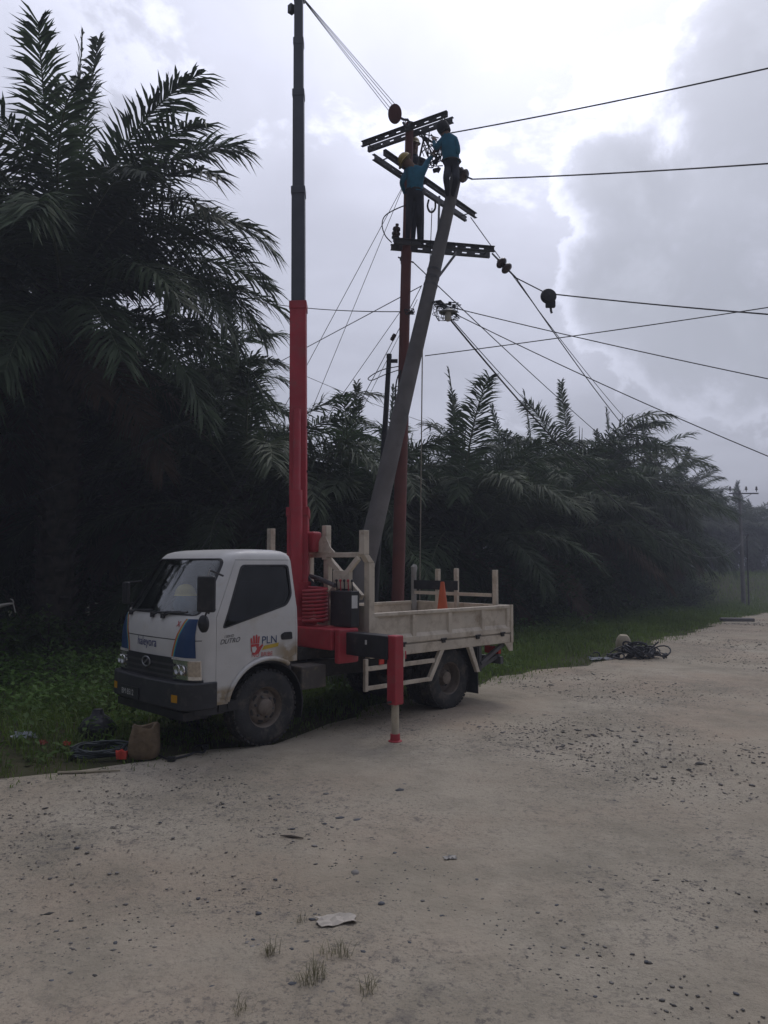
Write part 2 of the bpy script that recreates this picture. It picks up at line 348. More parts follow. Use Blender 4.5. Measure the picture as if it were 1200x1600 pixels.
def groundmat(name, stops, scale, detail_cols, bump):
    m = bpy.data.materials.new(name); m.use_nodes = True; N = m.node_tree.nodes; L = m.node_tree.links; b = N['Principled BSDF']
    b.inputs['Roughness'].default_value = .95; b.inputs['Specular IOR Level'].default_value = .2
    co = N.new('ShaderNodeTexCoord')
    def noise(sc_, det, w=0., rough=.6, vec=None):
        n = N.new('ShaderNodeTexNoise'); n.noise_dimensions = '4D'; n.inputs['W'].default_value = w; n.inputs['Scale'].default_value = sc_; n.inputs['Detail'].default_value = det; n.inputs['Roughness'].default_value = rough
        L.new(vec or co.outputs['Object'], n.inputs['Vector']); return n.outputs['Fac']
    def ramp(fac, st):
        r = N.new('ShaderNodeValToRGB'); L.new(fac, r.inputs[0]); e = r.color_ramp.elements
        while len(e) < len(st): e.new(.5)
        for q, (p, c) in zip(e, st): q.position = p; q.color = (*c, 1)
        return r.outputs[0]
    def mixc(f, a, c):
        n = N.new('ShaderNodeMix'); n.data_type = 'RGBA'; L.new(f, n.inputs[0]); L.new(a, n.inputs[6])
        if isinstance(c, tuple): n.inputs[7].default_value = (*c, 1)
        else: L.new(c, n.inputs[7])
        return n.outputs[2]
    def rng_(f, a, c, d=1.):
        n = N.new('ShaderNodeMapRange'); L.new(f, n.inputs[0]); n.inputs[1].default_value = a; n.inputs[2].default_value = c; n.inputs[4].default_value = d; return n.outputs[0]
    col = ramp(noise(scale, 8), stops)
    for (sc_, lo, hi, amt, c, w) in detail_cols:
        f = rng_(noise(sc_, 7, w, .68), lo, hi, amt)
        if 7 <= sc_ < 80:                                     # gravelly patches between smoother sand
            n = N.new('ShaderNodeMath'); n.operation = 'MULTIPLY'; L.new(f, n.inputs[0]); L.new(rng_(noise(.45, 5, 12., .6), .40, .60), n.inputs[1]); f = n.outputs[0]
        col = mixc(f, col, c)
    L.new(col, b.inputs['Base Color'])
    hs = noise(30, 9, 5., .7); h2 = noise(2.2, 6, 9., .55)
    ad = N.new('ShaderNodeMath'); ad.operation = 'MULTIPLY_ADD'; L.new(h2, ad.inputs[0]); ad.inputs[1].default_value = 4.; L.new(hs, ad.inputs[2])
    bp = N.new('ShaderNodeBump'); bp.inputs['Strength'].default_value = bump; bp.inputs['Distance'].default_value = .03; L.new(ad.outputs[0], bp.inputs['Height']); L.new(bp.outputs[0], b.inputs['Normal'])
    return m
SOIL = groundmat('leaf litter soil', [(.3, (.035, .035, .018)), (.7, (.07, .062, .035))], 1.2, [(5, .45, .7, .8, (.045, .06, .02), 1.)], .6)
DIRT = groundmat('sandy gravel road', [(.25, (.29, .248, .188)), (.5, (.378, .333, .262)), (.75, (.455, .405, .325))], .55,
    [(.30, .46, .66, .85, (.375, .298, .225), 2.), (1.1, .48, .64, .7, (.245, .22, .17), 3.), (7., .54, .66, .7, (.165, .15, .135), 4.), (26., .55, .61, .85, (.10, .094, .092), 6.), (60., .54, .61, .75, (.13, .12, .115), 8.), (95., .56, .66, .55, (.42, .37, .3), 7.)], .8)
X = np.concatenate([[-600, -300, -150, -80, -50], np.arange(-36, 60, 1.), [62, 70, 85, 110, 150, 250, 450, 900]])
Y = np.concatenate([[-120, -60, -30], np.arange(-16, 75, 1.), [78, 85, 95, 110, 140, 200, 320, 600, 1200]])
tag(place('ground', grid('ground', X, Y, terrn, SOIL)), 'dark soil and leaf litter under the plantation', None, None, 'structure')
cols = np.array([-.15, .12, .4, .8, 1.3, 2, 2.8, 3.6, 4.5, 5.5, 6.5, 7.5, 8.5, 9.5, 10.5, 11.5, 12.5, 13.4, 13.9, 14.2])
wob = np.array([.16 * math.sin(i * .9) + .14 * math.sin(i * .37 + 1) + .12 * math.sin(i * 2.3) for i in range(len(ED))])
V = []
for i in range(len(ED)):
    for j, c in enumerate(cols):
        c2 = c + (wob[i] if j < 3 else 0); p = EDN[i] - NRM[i] * c2
        lift = -.03 if j in (0, len(cols) - 1) else .022 + .012 * math.sin(p[0] * 1.1 + .6 * p[1]) * math.sin(p[1] * .7 - .3 * p[0])
        V.append((p[0], p[1], terr(p[0], p[1]) + lift))
nc = len(cols); Fq = [(i * nc + j, i * nc + j + 1, (i + 1) * nc + j + 1, (i + 1) * nc + j) for i in range(len(ED) - 1) for j in range(nc - 1)]
ro = place('road', npmesh('road', V, Fq, DIRT), None, 180); tag(ro, 'wide sandy gravel road with scattered stones', None, None, 'structure')
ROADZ = .022
# loose gravel
ico = bmesh.new(); bmesh.ops.create_icosphere(ico, subdivisions=1, radius=1); IV = np.array([v.co[:] for v in ico.verts]); IF = np.array([[v.index for v in f.verts] for f in ico.faces]); ico.free()
def stones(P, S, seed):
    r = np.random.default_rng(seed); n = len(P); V = IV[None] * (1 + r.uniform(-.28, .28, (n, len(IV), 1)))
    sc3 = S[:, None] * np.stack([r.uniform(.8, 1.5, n), r.uniform(.7, 1.1, n), r.uniform(.22, .5, n)], 1); V = V * sc3[:, None, :]
    a = r.uniform(0, 6.28, n); ca, sa = np.cos(a)[:, None], np.sin(a)[:, None]; x = V[..., 0] * ca - V[..., 1] * sa; y = V[..., 0] * sa + V[..., 1] * ca
    V = np.stack([x, y, V[..., 2]], -1) + P[:, None, :]
    return V.reshape(-1, 3), (IF[None] + (np.arange(n) * len(IV))[:, None, None]).reshape(-1, 3)
def road_pts(n, ylo, yhi, clusters=0, spread=.5):
    out = []
    k = [i for i, p in enumerate(ED) if ylo <= p.y <= yhi]; cs = []
    if clusters: cs = [(random.choice(k), random.uniform(.4, 10), random.uniform(.4, 1) ) for _ in range(clusters)]
    while len(out) < n:
        if clusters: i, c, w = random.choice(cs); i = min(len(ED) - 1, max(0, int(i + random.gauss(0, spread * w * 2.4)))); c = c + random.gauss(0, spread * w)
        else: i = random.choice(k); c = random.uniform(.1, 11)
        if c < .1: continue
        p = EDN[i] - NRM[i] * c + TAN_[i] * random.uniform(-.3, .3); out.append((p[0], p[1], terr(p[0], p[1]) + ROADZ))
    return np.array(out)
P = np.concatenate([road_pts(4500, .5, 14, 120, .55), road_pts(900, .5, 16), road_pts(4500, 9, 30, 120, .8), road_pts(1500, 14, 45)])
S = np.exp(rng.normal(math.log(.0078), .45, len(P))); S[5400:] *= 1.5; P[:, 2] -= S * .06
V, Fc = stones(P, S, 3)
P = np.concatenate([road_pts(26000, .3, 14, 170, .6), road_pts(14000, .3, 16), road_pts(16000, 9, 32, 170, .9), road_pts(6000, 14, 45)])
S = np.exp(rng.normal(math.log(.0054), .45, len(P))); S[40000:] *= 1.9; P[:, 2] -= S * .08
IVk, IFk = IV, IF; IV = np.array([(1, 0, 0), (-1, 0, 0), (0, 1, 0), (0, -1, 0), (0, 0, 1), (0, 0, -.3)], float); IF = np.array([(0, 2, 4), (2, 1, 4), (1, 3, 4), (3, 0, 4), (2, 0, 5), (1, 2, 5), (3, 1, 5), (0, 3, 5)])
V2, F2 = stones(P, S, 4); IV, IF = IVk, IFk; Fc = np.concatenate([Fc, F2 + len(V)]); V = np.concatenate([V, V2])
GRAV = mat('dark road gravel', (.15, .14, .13), .85, var=.55, scale=2.5)
tag(place('gravel', npmesh('gravel', V, Fc, GRAV)), 'small dark stones strewn over the road', None, None, 'stuff')
STONE = mat('bluish road stone', (.085, .088, .098), .8, var=.35, scale=9, rnd=.3)
stm = []
for k in range(6):
    V, Fc = stones(np.zeros((1, 3)), np.array([1.0]), 40 + k); me = npmesh('stone', V, Fc, STONE); stm.append(me)
for px, py, s in [(624, 1240, 20), (507, 1292, 11), (617, 1338, 13), (404, 1434, 16), (488, 1443, 14), (395, 1475, 12), (456, 1490, 15), (568, 1495, 16), (531, 1283, 14), (558, 1286, 13), (435, 1246, 9), (457, 1300, 8),
    (640, 1480, 9), (457, 1546, 18), (540, 1572, 14), (632, 1521, 9), (596, 1418, 18), (668, 1330, 9), (679, 1222, 10), (562, 1213, 8), (690, 1437, 10), (760, 1240, 9), (830, 1205, 9), (905, 1330, 8), (1010, 1180, 7), (960, 1255, 9), (1105, 1300, 10), (870, 1420, 10), (1010, 1510, 12), (1120, 1455, 9), (745, 1380, 8), (730, 1560, 13), (430, 1380, 9), (250, 1290, 9), (120, 1330, 12), (310, 1410, 10), (180, 1480, 13), (80, 1540, 12), (330, 1550, 12), (1150, 1560, 13), (930, 1565, 11)]:
    g = gnd(px, py); o = bpy.data.objects.new('stone', random.choice(stm)); C.objects.link(o); r = s * g.y / F * .36
    o.location = (g.x, g.y, g.z + ROADZ + r * .02); o.scale = (r,) * 3; o.rotation_euler.z = random.uniform(0, 6)
    tag(o, 'bluish grey stone lying loose on the sandy road', 'stone', 'larger stones loose on the road')

# ------------------------------------------------------------------ grass, weeds
def blades(P, H, W, lean, seed):
    r = np.random.default_rng(seed); n = len(P); a = r.uniform(0, 6.283, n); d = np.stack([np.cos(a), np.sin(a), 0 * a], 1); s = np.stack([-np.sin(a), np.cos(a), 0 * a], 1)
    l = (r.uniform(.15, 1, n) * lean)[:, None]; up = np.array([0, 0, 1.])
    m = P + d * l * H[:, None] * .35 + up * H[:, None] * .6; t = P + d * l * H[:, None] + up * H[:, None] * (1 - .35 * l)
    w = W[:, None] * s
    V = np.stack([P - w, P + w, m - w * .8, m + w * .8, t], 1).reshape(-1, 3); b = (np.arange(n) * 5)[:, None]
    return V, np.concatenate([b + [0, 1, 3], b + [0, 3, 2], b + [2, 3, 4]])
def verge(n, ylo, yhi, dlo, dhi, pw=1., seed=1):
    r = np.random.default_rng(seed); k = np.array([i for i, p in enumerate(ED) if ylo <= p.y <= yhi]); i = r.choice(k, n); d = dlo + (dhi - dlo) * r.random(n) ** pw
    p = EDN[i] + NRM[i] * d[:, None] + TAN_[i] * r.uniform(-.3, .3, n)[:, None]
    return np.column_stack([p, terrn(p[:, 0], p[:, 1])]), d
def clump(P): return .6 + .4 * np.sin(P[:, 0] * 1.7 + np.sin(P[:, 1] * 1.3) * 1.5) * np.sin(P[:, 1] * 1.9 + 1)
Vs = []; Fs = []; off = 0
for n, lo, hi, d0, d1, pw, h0, h1, w, sd in [(32000, 2, 15, -.42, 4.5, 1.5, .06, .30, .005, 1), (32000, 10, 30, -.35, 7, 1.3, .09, .36, .008, 2), (22000, 26, 75, -.2, 12, 1.2, .12, .45, .014, 3), (7000, 60, 150, -.2, 30, 1.1, .2, .6, .03, 4)]:
    P, d = verge(n, lo, hi, d0, d1, pw, sd); r = np.random.default_rng(sd + 50)
    H = (h0 + (h1 - h0) * np.clip((d + .1) / 1.6, 0, 1)) * r.uniform(.5, 1.25, n) * (.55 + .6 * clump(P)); keep = (r.random(n) < np.clip(.40 + d * 1.0, .04, 1))
    P = P[keep]; H = H[keep]; V, Fc = blades(P, H, w * r.uniform(.6, 1.3, len(P)), 1.1, sd + 9); Vs.append(V); Fs.append(Fc + off); off += len(V)
tag(place('grass', npmesh('grass', np.concatenate(Vs), np.concatenate(Fs), GRASS)), 'green grass growing along the road verge', None, None, 'stuff')
def leaves(P, S, seed, up=.5):
    r = np.random.default_rng(seed); n = len(P); a = r.uniform(0, 6.283, n); tl = r.uniform(-.5, .9, n)
    d = np.stack([np.cos(a) * np.cos(tl), np.sin(a) * np.cos(tl), np.sin(tl)], 1); s = np.stack([-np.sin(a), np.cos(a), r.uniform(-.4, .4, n)], 1); S = S[:, None]
    m1 = P + d * S * .45 + s * S * .3; m2 = P + d * S * .45 - s * S * .3; t = P + d * S + np.array([0, 0, -.25]) * S
    V = np.stack([P, m1, t, m2], 1).reshape(-1, 3); b = (np.arange(n) * 4)[:, None]; return V, np.concatenate([b + [0, 1, 2], b + [0, 2, 3]])
P, d = verge(26000, 2, 14.5, .35, 6.5, .9, 21); r = np.random.default_rng(5)
h = r.random(len(P)) * np.clip(d - .2, 0, 1.4) * .34 * (.4 + .9 * clump(P)); P[:, 2] += h + .02
P2, d2 = verge(16000, 13, 45, .8, 7, .8, 22); P2[:, 2] += r.random(len(P2)) * np.clip(d2 - .6, 0, 2.5) * .22 * (.2 + clump(P2))
V, Fc = leaves(np.concatenate([P, P2]), np.concatenate([r.uniform(.04, .11, len(P)), r.uniform(.06, .16, len(P2))]), 6)
tag(place('ground_cover', npmesh('ground_cover', V, Fc, WEED)), 'leafy creeping weeds covering the verge', None, None, 'stuff')
for px, py, h, n in [(420, 1500, .10, 40), (508, 1500, .09, 22), (535, 1502, .11, 26), (478, 1548, .13, 34), (500, 1535, .14, 30), (575, 1558, .10, 36), (468, 1448, .07, 16), (372, 1592, .09, 22)]:
    g = gnd(px, py); r = np.random.default_rng(px); P = np.column_stack([r.normal(0, .022, n), r.normal(0, .022, n), np.zeros(n)])
    V, Fc = blades(P, r.uniform(.4, 1.1, n) * h, np.full(n, .0016), 1.3, px)
    o = place('grass_tuft', npmesh('grass_tuft', V, Fc, DRYG), None, 0, 0, (g.x, g.y, g.z + ROADZ - .004)); tag(o, 'thin dry grass tuft sprouting from the sandy road', 'grass tuft', 'dry grass tufts in the road')

# ------------------------------------------------------------------ oil palms
def frond_mesh(name, L, e0, droop, n, seed, mats, wid=.05, llen=.85, fluff=.5, twist=0.):
    r = np.random.default_rng(seed); K = 26; s = np.linspace(0, 1, K); ang = R(e0) - R(droop) * s ** 1.35
    ds = L / (K - 1); px = np.concatenate([[0], np.cumsum(np.cos(ang[:-1]) * ds)]); pz = np.concatenate([[0], np.cumsum(np.sin(ang[:-1]) * ds)])
    py = twist * L * .12 * s ** 2
    ctr = np.stack([px, py, pz], 1)
    V = []; Fc = []; mi = []
    for k in range(0, K, 1):                                  # rachis, triangular section
        w = .045 * (1 - s[k]) + .006; d = np.array([math.cos(ang[k]), 0, math.sin(ang[k])]); u = np.array([-d[2], 0, d[0]])
        V += [ctr[k] + [0, w, 0], ctr[k] + [0, -w, 0], ctr[k] - u * w * 1.1]
        if k:
            a = (k - 1) * 3; b = k * 3
            for q in range(3):
                q2 = (q + 1) % 3; Fc += [(a + q, a + q2, b + q2), (a + q, b + q2, b + q)]; mi += [1, 1]
    base = len(V)
    for side in (-1, 1):
        for i in range(n):
            t = .13 + .87 * (i + r.uniform(-.3, .3)) / n; t = min(max(t, .1), .995); q = t * (K - 1); k = min(int(q), K - 2); c = ctr[k] + (ctr[k + 1] - ctr[k]) * (q - k); a = ang[k]
            d = np.array([math.cos(a), 0, math.sin(a)]); u = np.array([-math.sin(a), 0, math.cos(a)])
            u2 = (t - .1) / .9; ll = llen * (.35 + .65 * math.sin(math.pi * min(1, .18 + .74 * u2)) ** .8) * r.uniform(.8, 1.12)
            if t < .2: ll *= .6
            sp = R(78 - 48 * u2 + r.normal(0, 6)); el = r.normal(.12, fluff * .55)
            sd = np.array([0, side * math.cos(el), 0]) + u * math.sin(el); dr = d * math.cos(sp) + sd * math.sin(sp); dr /= np.linalg.norm(dr)
            dp = r.uniform(.35, 1.0); mid = c + dr * ll * .5 + np.array([0, 0, -dp * ll * .08]); tip = c + dr * ll * .93 + np.array([0, 0, -dp * ll * .42])
            wv = np.cross(dr, u); wv = wv / (np.linalg.norm(wv) + 1e-6) * wid * .5 * r.uniform(.75, 1.2); wv += u * r.normal(0, .3) * wid * .5
            o = len(V); V += [c - wv * .5, c + wv * .5, mid - wv, mid + wv, tip]; Fc += [(o, o + 1, o + 3), (o, o + 3, o + 2), (o + 2, o + 3, o + 4)]; mi += [0] * 3
    return npmesh(name, V, Fc, None, mi, mats)
KINDS = {}
for kd, (e0, dr, ms) in {'spear': (85, 14, (PALM2, RACH)), 'up': (71, 92, (PALM, RACH)), 'high': (56, 108, (PALM, RACH)), 'mid': (42, 105, (PALM2, RACH)), 'low': (16, 86, (PALM, RACH)), 'hang': (-18, 62, (PALM, RACH)), 'dead': (-38, 48, (DEADF, DEADF))}.items():
    KINDS[kd] = [frond_mesh('frond', 6., e0 + j * 4, dr - j * 10, 105, 11 * j + len(kd), ms, .062, 1.18 if kd != 'spear' else .72, .30 if kd == 'spear' else .55, (-1) ** j * .5) for j in range(3)]
def trunk_mesh(h, r0, seed):
    rd = random.Random(seed); mb = MB(); K = 14
    mb.tube([(.04 * math.sin(i * .7 + seed), .04 * math.cos(i * .5 + seed), h * i / K - .15) for i in range(K + 1)], [r0 * (1.25 - .3 * i / K + .06 * rd.random()) for i in range(K + 1)], 14)
    nst = int(h * 20)
    for i in range(nst):                                      # spiral of old frond bases
        a = i * 2.399; z = h * (i + 3) / (nst + 3); rr = r0 * 1.0; d = Vector((math.cos(a), math.sin(a), 0))
        mb.bar(d * rr * .7 + Vector((0, 0, z - .12)), d * (rr + .17) + Vector((0, 0, z + .1 + .1 * rd.random())), .17 * r0 / .3, .05)
    return mb.mesh('trunk')
TRM = {}
def crown_mesh(r0):
    mb = MB()
    mb.lathe([(r0 * .9, -.5), (r0 * 1.25, -.2), (r0 * 1.2, .15), (r0 * .7, .5), (.06, .85), (.0001, 1.0)], 12)
    for i in range(26):
        a = i * 2.399; d = Vector((math.cos(a), math.sin(a), 0)); z = -.4 + i * .03; mb.bar(d * r0 * .6 + Vector((0, 0, z)), d * (r0 + .3) + Vector((0, 0, z + .3)), .16, .06)
    for i in range(2):
        a = i * 2.6; mb.tube([(0, 0, .6), (.1 * math.cos(a), .1 * math.sin(a), 2.), (.25 * math.cos(a), .25 * math.sin(a), 3.4)], [.05, .035, .008], 6)
    me = mb.mesh('crown'); me.materials.append(TRUNK); return me
CRM = crown_mesh(.3)
def palm(x, y, trunk_h, scale, n, seed, label, group=None, plan=None, dead=3, hang=True, upright=False):
    rd = random.Random(seed); z = terr(x, y)
    t = thing('oil_palm', label, 'palm tree', (x, y, z), rd.uniform(0, 6.28) if plan is None else 0, group)
    key = (round(trunk_h * 2), seed % 3)
    if key not in TRM: TRM[key] = trunk_mesh(trunk_h, .33, seed); TRM[key].materials.append(TRUNK)
    place('trunk', TRM[key], t)
    c = place('crown', CRM, t); c.location.z = trunk_h
    def fr(kd, az, s, rx=0., dz=0.):
        o = bpy.data.objects.new('frond', rd.choice(KINDS[kd])); C.objects.link(o); o.parent = c; o.rotation_euler = (rx, 0, az); o.scale = (s,) * 3
        o.location = (.16 * math.cos(az), .16 * math.sin(az), dz)
    for az, kd, s in (plan or []): fr(kd, R(az), s * scale)
    for i in range(n):
        u = i / n; az = i * 2.39996 + rd.uniform(-.25, .25)
        kd = 'spear' if u < .02 else 'up' if u < .18 else 'high' if u < .46 else 'mid' if u < .72 else 'low' if u < .9 or not hang else 'hang'
        if upright: kd = 'spear' if u < .04 else 'up' if u < .32 else 'high' if u < .72 else 'mid' if u < .84 else 'hang'
        fr(kd, az, scale * rd.uniform(.85, 1.08), rd.uniform(-.25, .25), .35 - .7 * u)
    for i in range(dead): fr('dead', rd.uniform(0, 6.28), scale * rd.uniform(.65, .85), rd.uniform(-.3, .3), -.4)
    return t
palm(-7.3, 17.2, 7.9, .94, 46, 3, 'tall dark oil palm standing alone in front of the plantation beside the truck cab', None,
     [(8, 'high', .92), (-12, 'mid', .92), (14, 'up', 1.1), (-25, 'low', .92), (4, 'low', .85), (-40, 'mid', 1.), (70, 'spear', 1.15), (160, 'up', 1.), (-5, 'hang', .95), (30, 'mid', 1.), (-60, 'hang', 1.), (-90, 'hang', 1.), (-120, 'hang', 1.), (-30, 'hang', 1.), (-75, 'low', 1.), (-105, 'low', 1.), (-150, 'hang', 1.)], 12)
palm(-12.4, 15.2, 2.6, .85, 40, 5, 'oil palm whose hanging fronds brush the weeds left of the lone tall palm', None, None, 9)
palm(-11.4, 21.8, 6.4, .95, 36, 6, 'second tall oil palm crowded behind the lone tall palm', None, None, 6)
palm(-6.9, 22.8, 5.2, .95, 46, 8, 'wide dark oil palm filling the gap between the lone tall palm and the boom', None, None, 6)
row1 = [(-3.4, 19.0, 3.2, .80), (-.9, 20.5, 2.5, .72), (2.2, 22.6, 2.8, .80), (5.2, 26.8, 3.0, .84), (8.2, 32., 4.6, .92), (11.8, 38.5, 4.4, .90), (16.0, 45.5, 5.3, .85), (20.2, 53, 5.6, .80), (24.4, 62.5, 6.2, .80)]
ROWL = ['bushy oil palm directly behind the truck cab roof', 'bushy oil palm between the red boom and the poles', 'oil palm with an upright spear frond just behind the leaning concrete pole', 'front row oil palm behind the tail of the truck bed', 'front row oil palm across the verge from the flat grey rag',
        'front row oil palm across the verge from the black cable heap', 'front row oil palm between the cable heap and the culvert wall', 'front row oil palm growing behind the low culvert wall', 'last palm of the front row behind the distant crossarm pole']
for i, (x, y, h, s) in enumerate(row1): palm(x, y, h, s, 38, 20 + i, ROWL[i], None, [(80, 'spear', .95)] if i == 2 else None, 6, True, i >= 5)
G2 = 'palms deeper in the plantation'; LB2 = 'oil palm standing in the dense rows behind the front palms'
k = 0
for row, d in ((2, 4.6), (3, 9.5), (4, 15)):
    for x, y, h, s in [(-9.2, 13.5, 3, .9), (-6.5, 16.5, 3, .9)] * (row > 1) + row1:
        k += 1; rd = random.Random(k); x2 = x - .72 * d + rd.uniform(-1.1, 1.1) + (2 if row % 2 == 0 else 0) * .6; y2 = y + .70 * d + rd.uniform(-1.1, 1.1) + (2 if row % 2 == 0 else 0) * .8
        palm(x2, y2, h + rd.uniform(-1.3, .7), s * rd.uniform(.85, 1.02), 26, 60 + k, LB2, G2, None, 2)
for i, (x, y) in enumerate([(-17, 17), (-20, 22), (-15, 25), (-24, 28), (-19, 33), (-12, 30), (-8.5, 27), (-13.5, 20.5), (-16, 38), (-26, 38)]):
    palm(x, y, 5 + i % 3, 1., 26, 200 + i, LB2, G2, None, 3)
# far palms beyond the bend, crown joined (too small to show their fronds)
def far_palm_mesh(seed):
    r = random.Random(seed); mbV = []; mbF = []; off = 0
    for i in range(26):
        kd = 'spear' if i < 1 else 'up' if i < 5 else 'high' if i < 13 else 'mid' if i < 20 else 'low' if i < 24 else 'hang'
        fm = KINDS[kd][i % 3]; n = len(fm.vertices); v = np.empty(n * 3, np.float32); fm.vertices.foreach_get('co', v); v = v.reshape(-1, 3)
        f = np.empty(len(fm.polygons) * 3, np.int32); fm.polygons.foreach_get('vertices', f); a = i * 2.4; ca, sa = math.cos(a), math.sin(a)
        v = np.column_stack([v[:, 0] * ca - v[:, 1] * sa, v[:, 0] * sa + v[:, 1] * ca, v[:, 2]]); mbV.append(v); mbF.append(f.reshape(-1, 3) + off); off += n
    return npmesh('crown', np.concatenate(mbV), np.concatenate(mbF), PALM2)
FARM = far_palm_mesh(1)
for i in range(40):
    rd = random.Random(900 + i); x = 24 + i * 1.3 + rd.uniform(-1.5, 1.5); y = 76 + (i % 4) * 5 + i * .5 + rd.uniform(-2, 2)
    t = thing('oil_palm', 'distant oil palm in the hazy rows beyond the far crossarm pole', 'palm tree', (x, y, terr(x, y)), rd.uniform(0, 6), 'distant palms beyond the bend')
    if 'far' not in TRM: TRM['far'] = trunk_mesh(3.2, .33, 5); TRM['far'].materials.append(TRUNK)
    place('trunk', TRM['far'], t); c = place('crown', FARM, t); c.location.z = 3.2; c.scale = (rd.uniform(.95, 1.2),) * 3
# undergrowth shrubs along the tree line
def shrub_mesh(seed, h, w, n, m):
    r = np.random.default_rng(seed); c = r.normal(0, 1, (14, 3)) * [w * .35, w * .35, h * .22] + [0, 0, h * .5]
    P = c[r.integers(0, 14, n)] + r.normal(0, 1, (n, 3)) * [w * .17, w * .17, h * .15]; P[:, 2] = np.abs(P[:, 2]); V, Fc = leaves(P, r.uniform(.09, .2, n), seed); return npmesh('foliage', V, Fc, m)
SHM = [shrub_mesh(i, h, w, 1500, m) for i, (h, w, m) in enumerate([(1.7, 1.7, SHRUBM), (2.3, 1.4, SHRUBM), (1.1, 1.6, SHRUB2), (2.8, 1.2, SHRUBM)])]
smb = MB()
for i in range(6):
    a = i * 1.05; smb.tube([(0, 0, -.1), (.12 * math.cos(a), .12 * math.sin(a), .5), (.35 * math.cos(a), .35 * math.sin(a), 1.2)], [.03, .02, .006], 5)
STM = smb.mesh('stem'); STM.materials.append(TRUNK)
k = 0
for off in (1.0, 2.8):
    for i in range(0, len(row1) * 3 - 2):
        a, b = row1[i // 3], row1[min(i // 3 + 1, len(row1) - 1)]; u = (i % 3) / 3; k += 1; rd = random.Random(k + 77)
        x = a[0] + (b[0] - a[0]) * u + .72 * (1.7 - off) + rd.uniform(-.5, .5); y = a[1] + (b[1] - a[1]) * u - .70 * (1.7 - off) + rd.uniform(-.5, .5)
        t = thing('shrub', 'leafy undergrowth shrub at the foot of the plantation palms', 'shrub', (x, y, terr(x, y)), rd.uniform(0, 6), 'undergrowth shrubs at the palm feet'); t.scale = (rd.uniform(.8, 1.25),) * 3
        place('foliage', SHM[k % 4], t); place('stem', STM, t)
for i, (x, y) in enumerate([(-9.5, 15.2), (-8.4, 13.9), (-6.4, 14.8), (-10.6, 16.8), (-5.2, 16.2), (-4.6, 18), (-12.5, 15.5), (-8, 19.5)]):
    t = thing('shrub', 'leafy undergrowth shrub in the shade round the lone tall palm', 'shrub', (x, y, terr(x, y)), i, 'undergrowth shrubs round the tall palm'); t.scale = (.62 + .1 * (i % 3),) * 3
    place('foliage', SHM[(2, 0, 2, 1)[i % 4]], t); place('stem', STM, t)
for i in range(16):
    x = -17 + (i % 8) * 1.75 + random.uniform(-.5, .5); y = 23 + (i // 8) * 4 + random.uniform(-.8, .8)
    t = thing('shrub', 'tall dark shrub closing the gaps deep behind the lone tall palm', 'shrub', (x, y, terr(x, y)), i, 'tall shrubs deep behind the tall palm'); t.scale = (1.35 + .1 * (i % 3),) * 3
    place('foliage', SHM[(3, 1, 0)[i % 3]], t); place('stem', STM, t)
# ------------------------------------------------------------------ crane truck
TR_O = Vector((-1.874, 8.854, ROADZ)); TR_A = R(44.03)
T = thing('crane_truck', 'white and cream truck with raised red telescopic crane parked on the road edge', 'truck', TR_O, TR_A)
TM = Matrix.Translation(TR_O) @ Matrix.Rotation(TR_A, 4, 'Z'); TI = TM.inverted()
def lerpt(tab, z):
    for (a, *A), (b, *B) in zip(tab[:-1], tab[1:]):
        if z <= b: u = max(0, (z - a) / (b - a)); return [p + (q - p) * u for p, q in zip(A, B)]
    return tab[-1][1:]
#        z    xf    xr   w    rf   rr  bow
CAB = [(.50, -.85, .48, .85, .20, .05, .05), (.98, -.87, .48, .852, .20, .05, .055), (1.20, -.865, .48, .852, .21, .05, .06), (1.34, -.835, .48, .85, .22, .06, .065), (1.42, -.79, .48, .845, .22, .06, .07),
       (1.95, -.475, .455, .775, .20, .09, .075), (2.00, -.435, .445, .762, .20, .10, .075), (2.035, -.39, .425, .74, .19, .11, .07), (2.06, -.31, .385, .70, .18, .12, .06), (2.075, -.20, .32, .62, .16, .12, .05), (2.083, -.05, .2, .45, .12, .1, .03)]
CZS = [.50, .6, .75, .9, .98, 1.1, 1.2, 1.28, 1.34, 1.38, 1.42, 1.5, 1.6, 1.7, 1.8, 1.9, 1.95, 2.0, 2.02, 2.035, 2.05, 2.06, 2.075, 2.083]
def cab_front(y, z, off=0.):
    xf, xr, w, rf, rr, bow = lerpt(CAB, z); w += off; ya = abs(y); c = w - rf
    if ya <= c: return xf - off + bow * (ya / w) ** 2
    e = min(ya - c, rf * .9995); return xf - off + bow * (c / w) ** 2 + rf - math.sqrt(rf * rf - e * e)
def ring(z, off, tab=CAB, zz=None):
    xf, xr, w, rf, rr, bow = lerpt(tab, z); w += off; xr += off; c = w - rf; pts = []
    for i in range(6): a = math.pi / 2 * i / 5; pts.append((xr - rr + rr * math.sin(a), -(w - rr) - rr * math.cos(a)))   # rear near corner, going up
    pts += [(p[0], -p[1]) for p in pts[::-1]]
    x0 = xf - off + bow * (c / w) ** 2
    for i in range(8): a = math.pi / 2 * i / 7; pts.append((x0 + rf - rf * math.sin(a), c + rf * math.cos(a)))
    for i in range(1, 14): y = c - 2 * c * i / 14; pts.append((xf - off + bow * (y / w) ** 2, y))
    for i in range(8): a = math.pi / 2 * (1 - i / 7); pts.append((x0 + rf - rf * math.sin(a), -c - rf * math.cos(a)))
    z = zz if zz is not None else z
    return [(x, y, z) for x, y in pts]
